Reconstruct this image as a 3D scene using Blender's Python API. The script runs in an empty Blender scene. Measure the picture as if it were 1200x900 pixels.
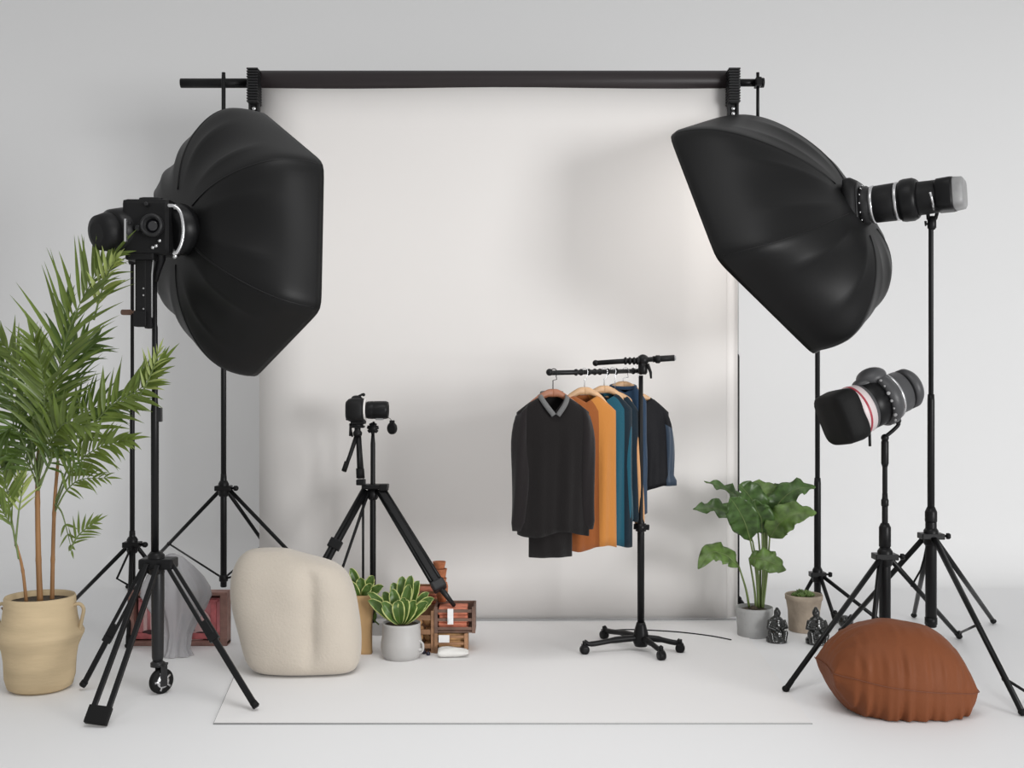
import bpy, bmesh, math, random
from mathutils import Vector, Matrix, noise
random.seed(7)
PI = math.pi
F = 1300.0; CAMH = 1.3
V = Vector
def P(px, py, d): return V(((px-600)/F*d, d, CAMH+(450-py)/F*d))
def G(px, py):
    d = F*CAMH/(py-450); return V(((px-600)/F*d, d, 0))
scene = bpy.context.scene
COL = scene.collection

# ------------------------------------------------------------------ materials
def mat(name, col, rough=.5, metal=0, bump=0, bscale=60, var=0, vscale=8, sheen=0, spec=.5, alpha=None, trans=0, coat=0, stretch=None):
    m = bpy.data.materials.new(name); m.use_nodes = True
    nt = m.node_tree; b = nt.nodes['Principled BSDF']
    b.inputs['Base Color'].default_value = (*col, 1)
    b.inputs['Roughness'].default_value = rough
    b.inputs['Metallic'].default_value = metal
    b.inputs['Specular IOR Level'].default_value = spec
    b.inputs['Sheen Weight'].default_value = sheen
    b.inputs['Coat Weight'].default_value = coat
    if trans: b.inputs['Transmission Weight'].default_value = trans
    if alpha is not None: b.inputs['Alpha'].default_value = alpha
    tc = nt.nodes.new('ShaderNodeTexCoord'); mp = nt.nodes.new('ShaderNodeMapping')
    if stretch: mp.inputs['Scale'].default_value = stretch
    nt.links.new(tc.outputs['Object'], mp.inputs['Vector'])
    if var:
        n = nt.nodes.new('ShaderNodeTexNoise'); n.inputs['Scale'].default_value = vscale; n.inputs['Detail'].default_value = 4
        r = nt.nodes.new('ShaderNodeValToRGB')
        r.color_ramp.elements[0].position = .3; r.color_ramp.elements[1].position = .7
        r.color_ramp.elements[0].color = (*[c*(1-var) for c in col], 1)
        r.color_ramp.elements[1].color = (*[min(1, c*(1+var)) for c in col], 1)
        nt.links.new(mp.outputs[0], n.inputs['Vector']); nt.links.new(n.outputs['Fac'], r.inputs[0]); nt.links.new(r.outputs[0], b.inputs['Base Color'])
    if bump:
        n2 = nt.nodes.new('ShaderNodeTexNoise'); n2.inputs['Scale'].default_value = bscale; n2.inputs['Detail'].default_value = 3
        bp = nt.nodes.new('ShaderNodeBump'); bp.inputs['Strength'].default_value = bump; bp.inputs['Distance'].default_value = .01
        nt.links.new(mp.outputs[0], n2.inputs['Vector']); nt.links.new(n2.outputs['Fac'], bp.inputs['Height']); nt.links.new(bp.outputs[0], b.inputs['Normal'])
    return m
M = {}
M['wall'] = mat('studio_white_paint', (.82,.82,.82), .9, spec=.2, bump=.03, bscale=30)
M['floor'] = mat('white_floor', (.82,.82,.825), .6, spec=.3, bump=.02, bscale=20)
M['paper'] = mat('warm_white_paper', (.74,.718,.70), .9, spec=.15)
M['paperfloor'] = mat('floor_paper', (.82,.81,.805), .75, spec=.2)
M['line'] = mat('grey_edge', (.36,.36,.36), .8)
M['roller'] = mat('dark_brown_core', (.024,.019,.020), .42, spec=.3)
M['black'] = mat('satin_black_metal', (.006,.006,.0065), .38, spec=.22)
M['blackplastic'] = mat('black_plastic', (.007,.007,.0075), .5, spec=.22, bump=.1, bscale=200)
M['charcoal'] = mat('charcoal_metal', (.018,.018,.019), .38, spec=.3, metal=.1)
M['gunmetal'] = mat('gunmetal', (.06,.06,.063), .42, spec=.4, bump=.05, bscale=150)
M['chrome'] = mat('silver_ring', (.62,.62,.63), .25, metal=.9)
M['greytube'] = mat('light_grey_tube', (.55,.55,.55), .4)
M['boxfab'] = mat('black_nylon', (.007,.007,.0072), .43, spec=.19, bump=.02, bscale=400)
M['diff'] = mat('white_diffuser_added_glow', (.85,.85,.85), .8)
M['diffglow'] = mat('white_diffuser_strong_added_glow', (.85,.85,.85), .8)
_b = M['diffglow'].node_tree.nodes['Principled BSDF']; _b.inputs['Emission Color'].default_value = (1,.97,.94,1); _b.inputs['Emission Strength'].default_value = 1.25  # stronger added glow for the right box, lifts its shadow on the backdrop
_b = M['diff'].node_tree.nodes['Principled BSDF']; _b.inputs['Emission Color'].default_value = (1,.97,.94,1); _b.inputs['Emission Strength'].default_value = .45   # glow added to the unseen front faces to brighten the backdrop
M['glass'] = mat('dark_lens_glass', (.004,.004,.006), .06, coat=1)
M['white'] = mat('white_plastic', (.78,.76,.74), .4)
M['capgrey'] = mat('pale_grey_cap', (.27,.27,.27), .45, var=.15, vscale=20)
M['red'] = mat('red_stripe', (.35,.03,.05), .4)
M['pinkring'] = mat('pink_white_ring', (.62,.55,.55), .4)
M['rubber'] = mat('rubber', (.006,.006,.006), .65, spec=.2)
M['soil'] = mat('soil', (.06,.045,.03), .95, bump=.8, bscale=60, var=.4, vscale=60)
M['clay'] = mat('sandy_clay', (.53,.415,.26), .85, spec=.2, bump=.25, bscale=12, var=.12, vscale=3, stretch=(1,1,5))
M['greypot'] = mat('grey_concrete', (.40,.40,.395), .85, spec=.2, bump=.3, bscale=50, var=.06)
M['whitepot'] = mat('pale_grey_ceramic', (.46,.45,.44), .5, bump=.05)
M['oldpot'] = mat('weathered_terracotta', (.40,.33,.26), .9, spec=.15, bump=.5, bscale=30, var=.22, vscale=10)
M['beige'] = mat('cream_linen', (.53,.475,.405), .95, spec=.1, sheen=.3, bump=.25, bscale=90, var=.04, vscale=4)
M['rust'] = mat('rust_fabric', (.175,.055,.021), .6, spec=.16, bump=.12, bscale=60, var=.08, vscale=5)
M['rustseam'] = mat('rust_seam', (.16,.05,.022), .7)
M['brown'] = mat('cane_brown', (.30,.15,.055), .6, bump=.2, bscale=30, var=.25, vscale=10, stretch=(1,1,.3))
M['stem'] = mat('green_stem', (.14,.19,.06), .5, var=.2, vscale=10)
def leafmat(name, col, tr=.35, rough=.4, var=.25, vs=12):
    m = mat(name, col, rough, var=var, vscale=vs)
    nt = m.node_tree; b = nt.nodes['Principled BSDF']; out = nt.nodes['Material Output']
    t = nt.nodes.new('ShaderNodeBsdfTranslucent'); t.inputs[0].default_value = (col[0]*1.6, col[1]*1.5, col[2]*.9, 1)
    mx = nt.nodes.new('ShaderNodeMixShader'); mx.inputs[0].default_value = tr
    nt.links.new(b.outputs[0], mx.inputs[1]); nt.links.new(t.outputs[0], mx.inputs[2]); nt.links.new(mx.outputs[0], out.inputs[0])
    return m
M['palmA'] = leafmat('palm_green', (.145,.205,.045), .32, .3)
M['palmB'] = leafmat('palm_dark_green', (.085,.14,.028), .25, .3)
M['palmC'] = leafmat('palm_light_green', (.42,.50,.18), .35)
M['leafA'] = leafmat('broad_leaf_green', (.06,.12,.028), .15, .35, .45, 30)
M['leafB'] = leafmat('broad_leaf_light', (.12,.20,.05), .2, .35, .4, 30)
M['hosta'] = leafmat('striped_leaf_green', (.085,.165,.03), .2, .35)
M['hostaedge'] = leafmat('striped_leaf_yellow', (.55,.60,.22), .2, .4, .1)
M['succ'] = leafmat('succulent_green', (.14,.22,.06), .1, .5)
M['frame'] = mat('red_brown_frame', (.27,.145,.12), .55, var=.25, vscale=20)
M['pink'] = mat('pink_panel', (.72,.28,.30), .6, var=.3, vscale=9)
M['pinklight'] = mat('pale_pink_panel', (.78,.52,.52), .6, var=.2, vscale=14)
M['crimson'] = mat('crimson_band', (.55,.15,.16), .6, var=.3, vscale=20)
M['maroon'] = mat('dark_maroon', (.05,.015,.02), .5)
M['kraft'] = mat('kraft_paper', (.50,.32,.155), .85, bump=.5, bscale=14, var=.12, stretch=(1,1,.3))
M['wood'] = mat('crate_wood', (.32,.17,.09), .7, bump=.3, bscale=30, var=.35, vscale=14, stretch=(.3,1,1))
M['darkwood'] = mat('dark_crate_wood', (.15,.085,.06), .6, var=.3, vscale=14)
M['lightwood'] = mat('hanger_wood', (.60,.37,.20), .45, var=.15, vscale=14)
M['redwood'] = mat('reddish_hanger_wood', (.33,.13,.07), .45, var=.15, vscale=14)
M['peach'] = mat('peach_cloth', (.62,.20,.10), .8, var=.3, vscale=25)
M['coral'] = mat('coral_cloth', (.60,.20,.12), .8, var=.3, vscale=25)
M['terra'] = mat('terracotta', (.40,.14,.06), .8, bump=.5, bscale=40, var=.35, vscale=30)
M['bread'] = mat('tan_crust', (.48,.27,.12), .8, bump=.4, bscale=40, var=.35, vscale=25)
M['paperwhite'] = mat('white_card', (.80,.80,.80), .7)
M['cloth'] = mat('white_cotton', (.74,.73,.70), .9, bump=.2)
M['figure'] = mat('black_glazed_stone', (.012,.013,.012), .22, coat=.4, bump=.15, bscale=40)
M['grape'] = mat('dark_berry', (.02,.02,.04), .3)
def knit(name, col, k=.4):
    return mat(name, col, .9, spec=.12, sheen=k*.4, bump=.25, bscale=120, stretch=(3,3,.6))
M['sweater'] = knit('charcoal_wool', (.011,.0095,.0095))
M['sweater2'] = knit('charcoal_wool_sleeve', (.015,.0125,.013))
M['greycollar'] = knit('grey_rib', (.14,.14,.14))
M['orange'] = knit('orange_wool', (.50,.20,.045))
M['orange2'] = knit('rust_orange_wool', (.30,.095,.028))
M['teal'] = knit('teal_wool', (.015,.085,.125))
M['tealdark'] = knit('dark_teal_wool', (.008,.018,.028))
M['navy'] = knit('blue_wool', (.018,.042,.082))
M['peachtrim'] = knit('peach_lining', (.60,.32,.15))
M['jacket'] = mat('black_leather', (.007,.007,.009), .6, spec=.15, bump=.2, bscale=30)
M['jacketblue'] = mat('dark_blue_panel', (.016,.034,.062), .55, sheen=.1)
# gauze
g = mat('grey_gauze', (.40,.395,.41), .9, spec=.1, bump=.2, bscale=20, alpha=.74); M['gauze'] = g

# ------------------------------------------------------------------ builders
def frame_of(axis):
    a = V(axis).normalized(); h = V((0,0,1)) if abs(a.z) < .9 else V((1,0,0))
    u = a.cross(h).normalized(); return u, a.cross(u).normalized() * -1 if False else u.cross(a).normalized(), a
class MB:
    def __init__(s): s.bm = bmesh.new()
    def ring(s, pts): return [s.bm.verts.new(p) for p in pts]
    def bridge(s, r1, r2, mi=0, closed=True, smooth=True):
        n = len(r1)
        for i in range(n if closed else n-1):
            j = (i+1) % n
            try:
                f = s.bm.faces.new((r1[i], r1[j], r2[j], r2[i])); f.smooth = smooth; f.material_index = mi
            except ValueError: pass
    def cap(s, r, mi=0):
        try: f = s.bm.faces.new(r); f.material_index = mi
        except ValueError: pass
    def loft(s, rings, mi=0, caps=True, closed=True, smooth=True):
        rs = [s.ring(r) for r in rings]
        for k, (a, b) in enumerate(zip(rs, rs[1:])): s.bridge(a, b, mi[k] if isinstance(mi, (list,tuple)) else mi, closed, smooth)
        if caps and closed:
            s.cap(rs[0][::-1], mi if isinstance(mi,int) else mi[0]); s.cap(rs[-1], mi if isinstance(mi,int) else mi[-1])
        return s
    def tube(s, pts, r, n=12, mi=0, caps=True):
        pts = [V(p) for p in pts]; rr = r if isinstance(r, (list,tuple)) else [r]*len(pts)
        t0 = (pts[1]-pts[0]).normalized(); u = frame_of(t0)[0]; rings = []
        for i, p in enumerate(pts):
            t = (pts[min(i+1,len(pts)-1)] - pts[max(i-1,0)]).normalized()
            u = (u - t*u.dot(t)).normalized(); w = t.cross(u)
            rings.append([p + (u*math.cos(2*PI*k/n) + w*math.sin(2*PI*k/n))*rr[i] for k in range(n)])
        return s.loft(rings, mi, caps)
    def lathe(s, prof, o, axis=(0,0,1), n=40, mi=0, caps=True, pw=None, up=None, yscale=1):
        # prof: (radius, distance along axis)
        a = V(axis).normalized()
        if up is None: u, w, _ = frame_of(a)
        else:
            w = (V(up) - a*V(up).dot(a)).normalized(); u = w.cross(a)
        rings = []
        for (r, d) in prof:
            rg = []
            for k in range(n):
                t = 2*PI*k/n; c, si = math.cos(t), math.sin(t)
                q = 1 if not pw else (abs(c)**pw + abs(si)**pw)**(-1/pw)
                rg.append(V(o) + a*d + (u*c + w*si*yscale)*r*q)
            rings.append(rg)
        return s.loft(rings, mi, caps)
    def box(s, c, size, rz=0, mi=0, bev=.0, axes=None, taper=1):
        if axes: X, Y, Z = [V(a).normalized() for a in axes]
        else: X, Y, Z = V((math.cos(rz), math.sin(rz), 0)), V((-math.sin(rz), math.cos(rz), 0)), V((0,0,1))
        vs = []
        for k in (-1,1):
            tp = taper if k > 0 else 1
            for (i,j) in ((-1,-1),(1,-1),(1,1),(-1,1)):
                vs.append(s.bm.verts.new(V(c) + X*i*size[0]/2*tp + Y*j*size[1]/2*tp + Z*k*size[2]/2))
        fs = []
        for idx in ((3,2,1,0),(4,5,6,7),(0,1,5,4),(1,2,6,5),(2,3,7,6),(3,0,4,7)):
            f = s.bm.faces.new([vs[i] for i in idx]); f.material_index = mi; fs.append(f)
        if bev:
            es = list({e for f in fs for e in f.edges})
            bmesh.ops.bevel(s.bm, geom=es, offset=bev, segments=2, affect='EDGES', profile=.6)
        return s
    def ball(s, c, r, sc=(1,1,1), mi=0, seg=16, rot=None):
        mx = Matrix.Translation(V(c))
        if rot: mx = mx @ rot
        mx = mx @ Matrix.Diagonal((*[r*q for q in sc], 1))
        res = bmesh.ops.create_uvsphere(s.bm, u_segments=seg, v_segments=max(6, seg//2), radius=1, matrix=mx)
        for f in {f for v in res['verts'] for f in v.link_faces}: f.smooth = True; f.material_index = mi
        return s
    def grid(s, rows, mi=0, smooth=True, mifun=None):
        rs = [s.ring(r) for r in rows]
        for a in range(len(rs)-1):
            for b in range(len(rs[0])-1):
                f = s.bm.faces.new((rs[a][b], rs[a][b+1], rs[a+1][b+1], rs[a+1][b])); f.smooth = smooth
                f.material_index = mifun(a,b) if mifun else mi
        return s
ORI = {}
def obj(name, mb, mats, parent=None, loc=None, subsurf=0, solid=0):
    if loc is None:
        loc = ORI[parent.name] if parent else V((0,0,0))
    bm = mb.bm
    bmesh.ops.recalc_face_normals(bm, faces=bm.faces)
    bmesh.ops.translate(bm, vec=-V(loc), verts=bm.verts)
    me = bpy.data.meshes.new(name); bm.to_mesh(me); bm.free()
    for m in (mats if isinstance(mats, (list,tuple)) else [mats]): me.materials.append(M[m] if isinstance(m,str) else m)
    o = bpy.data.objects.new(name, me); COL.objects.link(o)
    if parent: o.parent = parent
    else: o.location = loc
    ORI[o.name] = V(loc)
    if solid:
        md = o.modifiers.new('thickness','SOLIDIFY'); md.thickness = solid; md.offset = 0
    if subsurf:
        md = o.modifiers.new('smooth','SUBSURF'); md.levels = subsurf; md.render_levels = subsurf
    return o
def tag(o, label, cat, group=None):
    o['label'] = label; o['category'] = cat
    if group: o['group'] = group
    return o
def thing(name, label, cat, loc, group=None):
    o = bpy.data.objects.new(name, None); COL.objects.link(o); o.location = loc; o.empty_display_size = .1
    ORI[o.name] = V(loc); return tag(o, label, cat, group)
def struct(name, mb, m):
    o = obj(name, mb, m); o['kind'] = 'structure'; return o
def cr(pts, n=8):
    # Catmull-Rom through points
    pts = [V(p) for p in pts]; q = [pts[0]*2-pts[1]] + pts + [pts[-1]*2-pts[-2]]; out = []
    for i in range(1, len(q)-2):
        for k in range(n):
            t = k/n; a,b,c,d = q[i-1],q[i],q[i+1],q[i+2]
            out.append(.5*((2*b)+(c-a)*t+(2*a-5*b+4*c-d)*t*t+(3*b-a-3*c+d)*t**3))
    out.append(pts[-1]); return out

# ------------------------------------------------------------------ room
WY = 7.35; R = .32
# floor slab from behind the camera up to the cove
m = MB(); y0, y1 = -4.0, WY-R
m.box((0,(y0+y1)/2,-.05), (14, y1-y0, .1)); struct('floor', m, 'floor')
m = MB(); rows = []
for k in range(25):
    a = PI/2*k/24; rows.append([V((-7, WY-R+R*math.sin(a), R-R*math.cos(a))), V((7, WY-R+R*math.sin(a), R-R*math.cos(a)))])
rows.append([V((-7,WY,4.6)), V((7,WY,4.6))])
rows.append([V((-7,WY+.1,4.6)), V((7,WY+.1,4.6))]); rows.append([V((-7,WY+.1,-.1)), V((7,WY+.1,-.1))]); rows.append([V((-7,y1,-.1)), V((7,y1,-.1))])
m.grid(rows); w = struct('wall_back', m, 'wall')

# ------------------------------------------------------------------ backdrop
BD = 6.1
bx0, bx1 = P(304,0,BD).x, P(851.5,0,BD).x
bt = thing('paper_backdrop', 'warm white paper backdrop hanging from the dark roller to the floor', 'backdrop', (0,BD,0))
def backz(px,py): return P(px,py,BD).z
m = MB(); zt = backz(0,98)
for sgn in (0,):
    rows = []
    for k in range(13):
        z = zt*(1-k/12)+.012; rows.append([V((bx0+(bx1-bx0)*i/10, BD + .004*math.sin(i*.9), z)) for i in range(11)])
    m.grid(rows)
obj('paper_sheet', m, 'paper', bt, solid=.003)
m = MB(); rows = []
for k in range(13):
    z = zt*(1-k/12)+.012; rows.append([V((bx1+.001, BD+.003, z)), V((bx1+.028, BD+.03, z)), V((bx1+.058, BD+.045, z)), V((bx1+.066, BD+.03, z))])
m.grid(rows); obj('curled_edge', m, 'paper', bt, solid=.002)
m = MB(); m.tube([(bx0,BD-.012,.009),(bx1+.05,BD-.012,.009)], .0045, 8); obj('bottom_hem', m, 'line', bt)
# floor sheet of paper
fl, fr = G(250,849), G(952,849); bl, br = V((bx0,BD-.03,0)), V((bx1+.05,BD-.03,0))
m = MB()
q = [fl, fr, br, bl]; lo = [m.bm.verts.new(p+V((0,0,.0005))) for p in q]; hi = [m.bm.verts.new(p+V((0,0,.003))) for p in q]
m.cap(lo[::-1]); m.cap(hi); m.bridge(lo, hi, smooth=False)
fs = obj('floor_paper_sheet', m, 'paperfloor', loc=(0,5,0)); tag(fs, 'thin pale paper sheet lying flat on the floor before the backdrop', 'paper sheet')
m = MB(); m.tube([fl+V((.0,0,.003)), fr+V((0,0,.003))], .0032, 6); obj('front_edge', m, 'line', fs)
m = MB(); e = fl.lerp(bl, .42); m.tube([fl+V((0,0,.003)), e+V((0,0,.003))], .0014, 6); obj('side_edge', m, 'line', fs)

# roller, crossbar and brackets
RY = BD+.0
ro = thing('backdrop_roller', 'long dark brown roller tube holding the white paper backdrop', 'roller', P(580,93,BD+.02))
rz = P(0,93.5,BD).z
m = MB(); xa, xb = P(303,0,BD).x, P(856,0,BD).x
m.lathe([(.012,0),(.057,0),(.0585,.004),(.0585,xb-xa-.004),(.057,xb-xa),(.012,xb-xa)], (xa,BD+.035,rz), (1,0,0), 48); obj('tube', m, 'roller', ro)
cb = thing('crossbar', 'black horizontal crossbar carrying the backdrop roller on two brackets', 'crossbar', P(240,97,6.13))
m = MB(); bz = P(0,97,BD).z
m.tube([P(212,97.5,6.13), P(303,97.5,6.13)], .026, 20); obj('bar_end', m, 'black', cb)
m = MB(); m.tube([P(856,97,6.13), P(893,97,6.13)], .021, 20); m.tube([P(891,97,6.13), P(895,97,6.13)], .027, 20); obj('bar_end', m, 'black', cb)
for (x0,x1) in ((291,304),(852.5,866)):
    m = MB(); xc = P((x0+x1)/2,0,6.04).x; w_ = (x1-x0)/F*6.04
    zt2, zb2 = P(0,81,6.04).z, P(0,122,6.04).z
    m.box((xc,6.06,(zt2+zb2)/2), (w_*.86,.10,zt2-zb2), bev=.004)
    n = 13
    for k in range(n):
        z = zt2-(k+.5)*(zt2-zb2)/n*1.0
        m.box((xc,6.055,z), (w_,.118,(zt2-zb2)/n*.55), bev=.002)
    br_ = obj('bracket', m, 'charcoal', cb)
    m = MB(); zb3 = P(0,160,6.04).z
    for sx in (-1,1): m.box((xc+sx*w_*.38,6.05,(zb2+zb3)/2+.005), (w_*.2,.03,zb2-zb3), bev=.002)
    m.box((xc,6.06,(zb2+zb3)/2), (w_*.6,.015,zb2-zb3))
    h = obj('hanger_plate', m, 'charcoal', br_)
    m = MB()
    for zz in (127,133): m.ball(P((x0+x1)/2,zz,6.035), .011, (1,.5,1))
    obj('rivet', m, 'chrome', br_)
m = MB(); m.tube([P(888,85,6.1), P(888,150,6.1)], [.009,.009]); m.box(P(888,97,6.1), (.03,.07,.05), bev=.005); obj('safety_hook', m, 'black', cb)

# ------------------------------------------------------------------ stands
def hub_mb(c, r=.03, h=.05, knob=None):
    m = MB(); m.lathe([(r*.8,-h*.9),(r,-h*.7),(r,h*.5),(r*.7,h*.8)], c, n=20)
    m.box(c, (r*3.1, r*2.2, h*.55), bev=.004)
    return m
def knob(c, d, parent, r=.014):
    m = MB(); d = V(d).normalized()
    m.lathe([(r*.4,0),(r*.4,.02),(r,.022),(r*1.05,.035),(r*.7,.042)], c, d, 14); return obj('knob', m, 'black', parent)
def stand(label, base, top_z, hub_z, feet, sections, r_leg=.011, foot_r=.016, bottom_z=.12, group=None, braces=True, name='light_stand', brace_z=None, bfrac=.45, rhub=.028):
    t = thing(name, label, 'light stand', (base[0], base[1], 0), group)
    bx, by = base
    # pole sections: list of (z0,z1,r)
    for (z0,z1,r_) in sections:
        m = MB(); m.lathe([(r_*.8,z0),(r_,z0+.004),(r_,z1-.03),(r_*.9,z1)], (bx,by,0), n=18); po = obj('pole', m, 'black', t)
    hc = V((bx,by,hub_z))
    hb = hub_mb(hc, rhub); h = obj('hub', hb, 'black', t)
    knob(hc+V((rhub*1.4,-.0,.0)), (1,-.3,0), h)
    bz_ = brace_z if brace_z is not None else bottom_z+.03
    m = MB(); m.lathe([(.014,-.02),(rhub*.85,-.015),(rhub*.85,.015),(.014,.02)], (bx,by,bz_), n=18); obj('lower_collar', m, 'black', t)
    for f in feet:
        f = V(f); d = (f-hc); hd = V((d.x,d.y,0)).normalized(); s_ = hc + hd*rhub*1.2 + V((0,0,-.01))
        m = MB(); e = f + V((0,0,foot_r*.9)); m.tube([s_, e], [r_leg, r_leg*.92]); lg = obj('leg', m, 'black', t)
        m = MB(); dd = (e-s_).normalized(); m.tube([e-dd*.05, e+V((0,0,-foot_r*.2))], foot_r*.75, 10); m.ball(e, foot_r*.95, (1.1,1.1,.9)); obj('rubber_foot', m, 'rubber', lg)
        if braces:
            q = s_.lerp(e, bfrac); m = MB(); m.tube([V((bx,by,bz_))+hd*rhub*.7, q], .0055, 8); m.ball(q, .013); obj('brace', m, 'black', lg)
    return t
# backdrop-left stand
D = 6.0; b = P(262,0,D); z = lambda py,d: P(0,py,d).z
stand('tall black stand holding the left end of the crossbar', (b.x,D), 3, z(572,D), [G(150,690), G(418,732), G(345,690)],
      [(z(688,D), z(555,D), .017), (z(560,D), z(400,D), .0145), (z(410,D), z(85,D), .011)], bottom_z=z(684,D), braces=True, name='backdrop_stand', bfrac=.52)
# right backdrop pole
D = 6.25; b = P(864.5,0,D)
t = thing('backdrop_pole', 'thin black upright pole at the right edge of the paper backdrop', 'pole', (b.x,D,0))
m = MB(); m.lathe([(.008,.06),(.010,.065),(.010,z(418,D)),(.006,z(415,D))], (b.x,D,0), n=14); obj('lower_tube', m, 'black', t)
m = MB(); m.lathe([(.006,z(417,D)),(.006,z(92,D))], (b.x,D,0), n=12); obj('upper_tube', m, 'greytube', t)
m = MB()
for k,(dx,dy,dz) in enumerate(((-.05,.05,.0),(.04,-.06,.0),(.05,.06,.0))):
    m.tube([(b.x,D,.09),(b.x+dx*.6,D+dy*.6,.06),(b.x+dx,D+dy,.008)], [.016,.014,.008], 10)
m.ball((b.x,D,.085), .024)
obj('claw_foot', m, 'black', t)
# stand behind the right softbox
D = 6.2; b = P(958,0,D)
stand('slim black stand rising behind the right softbox, beside the weathered pot', (b.x,D), 2, z(673,D), [G(1034,733), G(979,731), G(935,712)],
      [(z(702,D), z(560,D), .019), (z(570,D), z(215,D), .0135)], bottom_z=z(704,D), braces=False)
# rear-left stand (palm)
D = 5.7; b = P(155,0,D)
stand('slim black stand rising beside the palm leaves', (b.x,D), 2, z(638,D), [G(66,728), G(222,722), G(150,760)],
      [(z(725,D), z(622,D), .016), (z(640,D), z(470,D), .0125), (z(480,D), z(302,D), .009)], bottom_z=z(700,D), braces=False)
st = bpy.data.objects[-1] if False else None
rear = [o for o in COL.objects if o.get('label','').startswith('slim black stand rising beside the palm')][0]
m = MB(); m.tube([P(152,645,D-.05), P(137,678,D-.12), P(158,690,D-.02)], .006, 8); obj('brace', m, 'black', rear)
m = MB(); m.box(P(149,366,D), (.055,.03,.028), bev=.006); m.tube([P(142,366,D), P(160,366,D)], .01, 10); obj('clamp', m, 'darkwood', rear)
m = MB(); m.lathe([(.016,0),(.02,.01),(.02,.03),(.008,.05)], P(155,310,D), n=14); obj('top_spigot', m, 'black', rear)

# big left tripod
D = 4.66; b = P(181.5,0,D); bx = b.x
t = thing('tripod', 'large black tripod with a chrome caster under its column, front left', 'tripod', (bx,D,0))
m = MB(); m.lathe([(.020,z(775,D)),(.024,z(770,D)),(.027,z(700,D)),(.027,z(660,D)),(.02,z(655,D))], (bx+.012,D,0), n=20); obj('centre_column', m, 'charcoal', t)
m = MB(); m.lathe([(.016,z(665,D)),(.0165,z(480,D)),(.0125,z(470,D)),(.012,z(384,D)),(.0095,z(380,D)),(.009,z(300,D))], (bx,D,0), n=18); pole = obj('pole', m, 'black', t)
m = MB(); m.box(P(187,486,D), (.02,.025,.06), bev=.004); obj('locking_catch', m, 'charcoal', pole)
hc = V((bx+.005,D,z(660,D)))
m = MB(); m.box(hc+V((.01,0,0)), (.145,.09,.045), bev=.01); m.lathe([(.022,-.05),(.035,-.04),(.035,.035),(.022,.05)], hc, n=20); obj('hub', m, 'black', t)
def rail_leg(a, f, gap, sw, rr, name='leg', endcap=True, frac=1):
    a, f = V(a), V(f); d = (f-a).normalized(); sd = V((1,0,0)); sd = (sd - d*sd.dot(d)).normalized(); nn = d.cross(sd)
    m = MB(); L = (f-a).length
    for s_ in (-1,1):
        c0 = a + sd*s_*gap*.8; c1 = a + d*L*frac + sd*s_*gap
        m.box((c0+c1)/2, (sw, rr, (c1-c0).length), axes=((c1-c0).cross(nn), nn, (c1-c0)), bev=.002)
    if frac < 1:
        c0 = a + d*L*(frac-.12); m.box((c0+f)/2, (sw*1.6, rr*1.1, (f-c0).length-.01), axes=(sd, nn, d), bev=.003)
        m.box(a + d*L*frac, (gap*2+sw, rr*1.5, .03), axes=(sd,nn,d), bev=.003)
    lg = obj(name, m, 'black', t)
    if endcap:
        m = MB(); m.box(f - d*.03+V((0,0,.004)), (gap*2+sw*1.5, rr*1.4, .07), axes=(sd,nn,d), bev=.004); obj('foot', m, 'rubber', lg)
    else:
        m = MB(); m.tube([f-d*.03, f+V((0,0,.006))-d*.004], .015, 10); obj('foot', m, 'rubber', lg)
    return lg
rail_leg(hc+V((-.03,-.02,0)), G(96,809)+V((0,0,.012)), .012, .014, .016, endcap=False, frac=.6)
rail_leg(hc+V((0,-.05,0)), G(112,852)+V((0,0,.012)), .030, .019, .018)
rail_leg(hc+V((.06,-.02,0)), G(301,834)+V((0,0,.012)), .014, .016, .018, endcap=False, frac=.52)
# caster
cc = P(189,792,D); cc.z = .053
m = MB(); ax = V((.75,-.66,0)).normalized()
m.lathe([(.02,-.014),(.045,-.014),(.053,-.008),(.053,.008),(.045,.014),(.02,.014)], cc, ax, 32); wh = obj('caster_wheel', m, 'rubber', t)
m = MB(); m.lathe([(.006,.018),(.027,.017),(.030,.013),(.018,.011)], cc, ax, 20)
for k in range(5):
    a_ = 2*PI*k/5; u_,w_,_ = frame_of(ax); q = u_*math.cos(a_)+w_*math.sin(a_); m.tube([cc+ax*.016, cc+ax*.015+q*.04], .005, 6)
obj('wheel_cap', m, 'chrome', wh)
m = MB(); top = V((bx+.012,D,z(772,D)))
for s_ in (-1,1):
    m.box((cc+V((0,0,.025))+ax*s_*.021), (.03,.006,.09), axes=(ax.cross(V((0,0,1))), ax, (0,0,1)), bev=.002)
m.box(cc+V((0,0,.068)), (.045,.05,.01), bev=.003); m.lathe([(.03,-.004),(.03,.012),(.02,.02)], (bx+.012,D,.118), n=16)
obj('caster_fork', m, 'charcoal', wh)

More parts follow.
